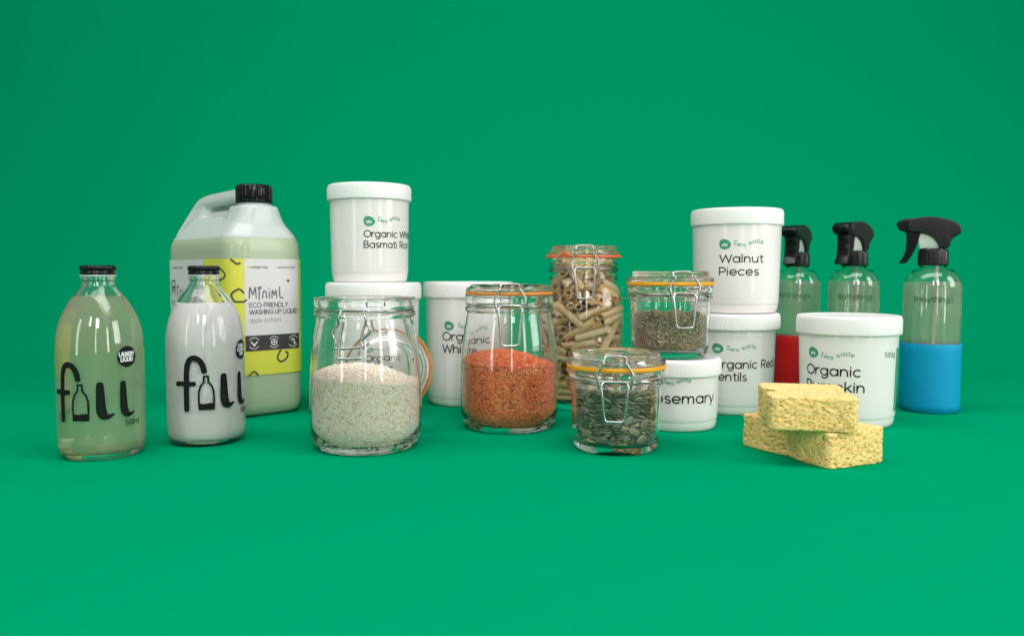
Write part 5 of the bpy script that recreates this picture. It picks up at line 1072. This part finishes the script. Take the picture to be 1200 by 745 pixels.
# ------------------------------------------------------------------ the large plastic can
def can():
    a = R_(45); W_, D_, rc = .097, .186, .024
    t = thing('jerrycan', (-.3175, .918, 0), 'large translucent plastic can with black cap, handle and yellow and white label', 'jerrycan', a)
    # local: x runs along the narrow face (to the right), y runs back along the handle
    def rr(x0, x1, y0, y1, r, z, n=7):
        P = []
        for cx_, cy_, s in ((x1 - r, y0 + r, -90), (x1 - r, y1 - r, 0), (x0 + r, y1 - r, 90), (x0 + r, y0 + r, 180)):
            for i in range(n):
                q = R_(s + 90 * i / (n - 1)); P.append((cx_ + r * math.cos(q), cy_ + r * math.sin(q), z))
        return P
    def loft(bm, secs):
        prev = None
        for P in secs:
            ring = [bm.verts.new(p) for p in P]
            if prev is None: bm.faces.new(ring[::-1])
            else:
                for i in range(len(ring)): j = (i + 1) % len(ring); bm.faces.new((prev[i], prev[j], ring[j], ring[i]))
            prev = ring
        bm.faces.new(prev)
    bm = bmesh.new()
    def S(ix, iy0, iy1, r, z): return rr(ix, W_ - ix, iy0, D_ - iy1, r, z)
    loft(bm, [S(.010, .010, .010, .016, .0), S(.004, .004, .004, .020, .003), S(.0008, .0008, .0008, .0235, .010), S(0, 0, 0, rc, .020), S(0, 0, 0, rc, .048), S(0, 0, 0, rc, .150), S(0, 0, 0, rc, .196),
              S(.0008, .0008, .001, rc, .204), S(.004, .003, .004, .023, .212), S(.011, .007, .009, .021, .221), S(.020, .013, .018, .018, .232), S(.0255, .018, .030, .014, .2375)])
    # front hump under the neck
    loft(bm, [rr(.012, W_ - .012, .008, .072, .018, .218), rr(.019, W_ - .019, .010, .066, .018, .232), rr(.023, W_ - .023, .012, .064, .016, .2420), rr(.0240, W_ - .0240, .0125, .063, .016, .2470), rr(.026, W_ - .026, .0145, .061, .016, .2482)])
    # rear hump carrying the handle
    loft(bm, [rr(.010, W_ - .010, .135, .1835, .014, .204), rr(.018, W_ - .018, .128, .1800, .012, .222), rr(.026, W_ - .026, .126, .1740, .012, .240), rr(.031, W_ - .031, .126, .1620, .009, .2540)])
    loft(bm, [rr(.030, W_ - .030, .05, .150, .012, .226), rr(.033, W_ - .033, .05, .145, .010, .2450)])
    # handle bar
    H0, H1 = .049, .152
    loft(bm, [[(W_ / 2 + sx * wk, yy, zz + q - .2600) for sx, q in ((-.015, .251), (-.0165, .257), (-.014, .2655), (-.008, .2695), (.008, .2695), (.014, .2655), (.0165, .257), (.015, .251))]
              for yy, zz, wk in ((.049, .2610, 1.15), (.090, .2600, 1.15), (.140, .2585, 1.15), (.155, .2560, 1.2), (.165, .2470, 1.4), (.176, .2310, 1.8), (.182, .2180, 2.2))])
    bmesh.ops.recalc_face_normals(bm, faces=bm.faces[:])
    me = bpy.data.meshes.new('can_body'); bm.to_mesh(me); bm.free()
    tmp = bpy.data.objects.new('tmp', me); col.objects.link(tmp)
    md = tmp.modifiers.new('r', 'REMESH'); md.mode = 'VOXEL'; md.voxel_size = .0018; md.use_smooth_shade = True
    s2 = tmp.modifiers.new('s', 'SMOOTH'); s2.factor = .6; s2.iterations = 9
    dg = bpy.context.evaluated_depsgraph_get(); me2 = bpy.data.meshes.new_from_object(tmp.evaluated_get(dg)); bpy.data.objects.remove(tmp)
    me2.name = 'can_body'; me2.materials.clear(); link('can_body', me2, M['hdpe'], t)
    # liquid inside
    bm = bmesh.new(); k_ = .0025
    loft(bm, [rr(k_ + .006, W_ - k_ - .006, k_ + .006, D_ - k_ - .006, .018, .004), rr(k_, W_ - k_, k_, D_ - k_, .022, .014), rr(k_, W_ - k_, k_, D_ - k_, .022, .196), rr(k_ + .0030, W_ - k_ - .003, k_ + .0022, D_ - k_ - .003, .021, .2095)])
    bobj('liquid', bm, M['can_liquid'], t, 50)
    # neck and ribbed cap
    nx, ny = W_ / 2, .0365
    def at_(o): o.location = (nx, ny, 0); return o
    at_(lathe('neck', [(0, .246), (.0185, .246), (.0200, .2475), (.0200, .2500), (.0180, .2510), (.0180, .258), (0, .258)], M['hdpe'], t, 64))
    def wob(a_, zz): return .00055 * (1 if int(round(a_ / (2 * math.pi) * 240)) % 10 < 7 else -1.4) if .2548 < zz < .2705 else 0
    at_(lathe('cap', [(.0182, .2515), (.0212, .2515), (.0216, .2523), (.0216, .2541), (.0209, .2545), (.0209, .2553), (.0209, .2695), (.0204, .2715), (.0190, .2728), (.0165, .2730), (0, .2726)], M['black'], t, 240, ang=45, wob=wob))
    # label band wrapped round the body: s measured from the near vertical edge, + along the narrow face, - along the long one
    def surf(u, v, off):
        # path: long face (u<0) -> near corner arc -> narrow face (u>0)
        arc = rc * math.pi / 2; off += .0009
        if u > arc / 2:
            d = u - arc / 2
            if d <= W_ - 2 * rc: return (rc + d, -off, v)
            an = min(math.pi / 2, (d - (W_ - 2 * rc)) / rc); return (W_ - rc + (rc + off) * math.sin(an), rc - (rc + off) * math.cos(an), v)
        if u < -arc / 2:
            d = -u - arc / 2
            if d <= D_ - 2 * rc: return (-off, rc + d, v)
            an = min(math.pi / 2, (d - (D_ - 2 * rc)) / rc); return (rc - (rc + off) * math.cos(an), D_ - rc + (rc + off) * math.sin(an), v)
        an = (u + arc / 2) / arc * math.pi / 2      # 0 at the long face end, 90 deg at the narrow face
        return (rc - (rc + off) * math.cos(an), rc - (rc + off) * math.sin(an), v)
    z0, z1 = .0495, .1845; arc = rc * math.pi / 2
    u_end = arc / 2 + W_ - 2 * rc + arc * .96; u_beg = -(arc / 2 + D_ - 2 * rc + arc * .9)
    I = Ink(surf); I.rect(u_beg, z0, u_end, z1, off=0); I.build('yellow_label', M['label_yellow'], t)
    # panel on the narrow face and panel on the long face
    def panel(ua, ub, mirror=False):
        I = Ink(surf); I.rect(ua, z0 + .0285, ub, z1, off=.0003); I.build('white_panel', M['label_white'], t)
        I = Ink(surf); I.rect(ua, z0 + .0285, ub, z0 + .0465, off=.0005); I.build('dark_bar', M['label_dark'], t)
        W2 = ub - ua; lift = lambda u, v, o: surf(u, v, o + .0004)
        I = Ink(lift); x0 = ua + W2 * .07
        # hand drawn logo word
        s = W2 * .62 / 5.2; zb = z1 - .0455; h = .0125
        word = [[(0, 0), (.1, 1), (.5, .35), (.85, 1), (1.0, .02)], [(1.45, -.15), (1.45, .85)], [(1.2, .98), (1.8, .93)], [(1.7, 1.1), (1.55, .9)], [(2.0, 0), (2.02, .5), (2.25, .68), (2.5, .5), (2.55, 0)], [(2.98, 0), (2.98, .62)], [(2.98, .85), (3.02, .9)],
                [(3.4, 0), (3.45, .7), (3.75, .3), (4.0, .72), (4.15, 0)], [(4.6, 1.05), (4.6, .2), (4.75, 0), (5.1, .02)]]
        for q in word: I.stroke(spline([(x0 + a_ * s, zb + b_ * h) for a_, b_ in q], 3), .0013)
        I.blob(ua + W2 * .78, z1 - .0255, .0017)
        I.build('logo_lettering', M['ink_grey'], t)
        I = Ink(lift)
        I.text('ECO-FRIENDLY', x0, z1 - .0560, .0052, .15, fit=W2 * .70); I.text('WASHING UP LIQUID', x0, z1 - .0640, .0052, .15, fit=W2 * .89)
        I.build('bold_lettering', M['ink_grey'], t)
        I = Ink(lift); I.text('apple orchard', x0, z1 - .0735, .0052, .07, fit=W2 * .56)
        I.build('light_lettering', M['ink_pale'], t)
        I = Ink(lift); I.text('PARABEN FREE', ua + W2 * .105, z1 - .0108, .0021, .15, fit=W2 * .30); I.text('SULPHATE FREE', ua + W2 * .60, z1 - .0108, .0021, .15, fit=W2 * .31)
        I.build('small_lettering', M['ink_grey'], t)
        I = Ink(lift); I.blob(ua + W2 * .07, z1 - .0095, .0013, 10, 2); I.blob(ua + W2 * .565, z1 - .0095, .0013, 10, 2); I.build('yellow_marks', M['label_yellow'], t)
        # three little round emblems on the dark bar
        I = Ink(lambda u, v, o: surf(u, v, o + .0006)); zc = z0 + .0375
        for q, cx_ in enumerate((.14, .5, .86)):
            cx2 = ua + W2 * cx_; K = .0066
            I.stroke([(cx2 + a_, zc + b_) for a_, b_ in A(0, 0, K, K, 35, 145)], .0007); I.stroke([(cx2 + a_, zc + b_) for a_, b_ in A(0, 0, K, K, 215, 325)], .0007)
            if q == 1:
                I.stroke([(cx2 + a_, zc + b_) for a_, b_ in A(0, 0, .0036, .0036, 0, 360)], .0008); I.stroke([(cx2, zc - .0036), (cx2, zc + .0036)], .0009); I.stroke([(cx2 - .0036, zc), (cx2 + .0036, zc)], .0009)
            elif q == 0:
                for sg in (-1, 1): I.stroke([(cx2, zc - .0030), (cx2 + sg * .002, zc - .0004), (cx2 + sg * .0036, zc + .0016)], .0014)
                I.stroke([(cx2, zc - .0036), (cx2, zc + .0002)], .0007)
            else:
                I.stroke([(cx2 - .0030, zc + .0012), (cx2 - .001, zc + .0034), (cx2 + .0014, zc + .0018), (cx2 - .0002, zc), (cx2 + .002, zc - .0012), (cx2 + .0034, zc - .0034)], .0010)
                I.stroke([(cx2 + .0006, zc - .0036), (cx2 + .0026, zc - .0024)], .0012)
        I.build('emblem', M['white_print'], t)
    ua = arc / 2 - .008
    panel(ua, u_end - .0235)
    panel(-(arc / 2 + D_ - 2 * rc + .006), -(arc / 2 + .044))
    # black rings and beans printed on the yellow
    def bean(u, v, r, a0=0, a1=360, e=.15):
        I = Ink(lambda u, v, o: surf(u, v, o + .0002))
        I.stroke([(u + r * (1 + e * math.cos(2 * R_(d) + u * 300)) * math.cos(R_(d)), v + r * (1 + e * math.sin(3 * R_(d) + v * 200)) * .92 * math.sin(R_(d))) for d in np.linspace(a0, a1, 22)], .0021)
        I.build('printed_ring', M['ink_grey'], t)
    bean(ua - .0060, z1 - .043, .0078, 40, 330); bean(ua - .0075, z1 + .0005, .0062, 190, 300); bean(ua + .046, z0 + .0205, .0068, 110, 420); bean(ua + .0085, z0 - .0005, .0048, 15, 165)
    bean(ua - .030, z1 - .018, .0070, 0, 360); bean(ua - .026, z0 + .052, .0075, 0, 330); bean(ua - .020, z0 + .022, .0055, 30, 360)
    bean(u_end - .009, z0 + .011, .0042, 0, 300); bean(u_end - .010, z1 - .067, .0050, -80, 90); bean(u_end - .008, z1 - .102, .003, 0, 360)
    bean(-(arc / 2 + D_ - 2 * rc - .006), z1 - .030, .005, 0, 360); bean(-(arc / 2 + D_ - 2 * rc - .004), z0 + .04, .006, 0, 360); bean(-(arc / 2 + .060), z0 + .012, .006, 0, 360); bean(-.052, z0 + .016, .005, 0, 300)
can()

# ------------------------------------------------------------------ sponges
def sponge(loc, rz, Lx, Ly, H_, waist, rcor, label, seed):
    rng = np.random.default_rng(seed)
    # outline: rounded rectangle, long sides pinched in at the middle (half_l along y)
    def outline(n):
        P = []
        a, b = Lx / 2, Ly / 2; r = rcor
        segs = []
        def line(x0, y0, x1, y1):
            L_ = math.hypot(x1 - x0, y1 - y0); k = max(2, int(L_ / .0009))
            for i in range(k): segs.append((x0 + (x1 - x0) * i / k, y0 + (y1 - y0) * i / k))
        def arc_(cx_, cy_, s):
            k = max(3, int(r * 1.57 / .0009))
            for i in range(k): q = R_(s + 90 * i / k); segs.append((cx_ + r * math.cos(q), cy_ + r * math.sin(q)))
        line(-a + r, -b, a - r, -b); arc_(a - r, -b + r, -90); line(a, -b + r, a, b - r); arc_(a - r, b - r, 0)
        line(a - r, b, -a + r, b); arc_(-a + r, b - r, 90); line(-a, b - r, -a, -b + r); arc_(-a + r, -b + r, 180)
        out = []
        for x, y in segs:
            k = math.exp(-(y / (Ly * .11)) ** 2) * min(1, (abs(x) / a) ** 4); out.append((x - math.copysign(waist * k, x), y))
        return out
    O = outline(0); m = len(O); rows = int(H_ / .0009); V = []; F = []
    e = .0014
    for j in range(rows + 1):
        q = j / rows; z = H_ * q; ins = e * (max(0, 1 - z / e) ** 2 + max(0, 1 - (H_ - z) / e) ** 2) * .7
        for x, y in O: d = math.hypot(x, y); V.append((x * (1 - ins / d), y * (1 - ins / d), z))
    for j in range(rows):
        for k in range(m): a_, b_ = j * m + k, j * m + (k + 1) % m; F.append((a_, b_, b_ + m, a_ + m))
    for top_ in (0, 1):
        base = rows * m if top_ else 0; prev = base; nr = 26
        for i in range(1, nr):
            st = len(V); f = (1 - i / nr)
            for k in range(m): x, y, z = V[base + k]; V.append((x * f, y * f, H_ if top_ else 0))
            for k in range(m):
                q = (prev + k, prev + (k + 1) % m, st + (k + 1) % m, st + k); F.append(q if top_ else q[::-1])
            prev = st
        c = len(V); V.append((0, 0, H_ if top_ else 0))
        for k in range(m): q = (prev + k, prev + (k + 1) % m, c); F.append(q if top_ else q[::-1])
    P = np.array(V); N_ = np.zeros_like(P)
    # outward normal of each surface: sideways, up or down
    side = np.arange(len(P)) < (rows + 1) * m
    Oa = np.array(O); tg = np.roll(Oa, -1, 0) - np.roll(Oa, 1, 0); nn = np.stack([tg[:, 1], -tg[:, 0]], 1); nn /= np.linalg.norm(nn, axis=1)[:, None]
    N_[:(rows + 1) * m, :2] = np.tile(nn, (rows + 1, 1)); N_[(rows + 1) * m:, 2] = np.where(P[(rows + 1) * m:, 2] > H_ / 2, 1, -1)
    disp = np.zeros(len(P))
    for _ in range(900):
        i = rng.integers(len(P)) if rng.uniform() < .3 else rng.integers((rows + 1) * m)
        r = rng.choice([.0009, .0012, .0018, .0026], p=[.40, .36, .20, .04]); d = P - P[i]
        if side[i]: dd = np.sqrt((d[:, 0] ** 2 + d[:, 1] ** 2) / (r * 1.25) ** 2 + (d[:, 2] / (r * .85)) ** 2)
        else: dd = np.linalg.norm(d, axis=1) / r
        w_ = np.clip(1 - dd ** 2, 0, 1); deep = .38 if side[i] else .10
        disp = np.maximum(disp, w_ ** .6 * r * 1.9 * deep)
    disp[P[:, 2] <= 1e-6] *= .0
    jit = np.array([noise.noise(Vector(p) * 260) + .6 * noise.noise(Vector(p) * 620) for p in P]) * .00006
    jit[P[:, 2] <= 1e-6] = 0
    P2 = P - N_ * disp[:, None] + N_ * jit[:, None]
    P2[:, 2] += (P[:, 2] / H_) * .0012 * np.sin(P[:, 0] * 45 + seed) * np.cos(P[:, 1] * 38)
    o = obj('sponge', [tuple(p) for p in P2], F, M['sponge'], None, 70)
    o.location = loc; o.rotation_euler = (0, 0, rz); o['label'] = label; o['category'] = 'sponge'; o['group'] = 'yellow sponges'
    return o
# lower: near corner (.272,.685), short end to (.330,.712), long side back to (.226,.785)
ex = Vector((.330 - .272, .712 - .685)); rzl = math.atan2(ex.y, ex.x)
c = Vector((.272, .685)) + Vector((math.cos(rzl), math.sin(rzl))) * .0325 + Vector((-math.sin(rzl), math.cos(rzl))) * .056
sponge((c.x, c.y, .0003), rzl, .066, .112, .0315, .0045, .005, 'lower yellow sponge lying on the green surface, turned corner forward', 3)
rzu = R_(-10.5)
c = Vector((.2235, .6965)) + Vector((math.cos(rzu), math.sin(rzu))) * .0365 + Vector((-math.sin(rzu), math.cos(rzu))) * .046
sponge((c.x, c.y, .0325), rzu, .074, .092, .0290, .0105, .0070, 'upper yellow sponge resting across the lower sponge', 5)
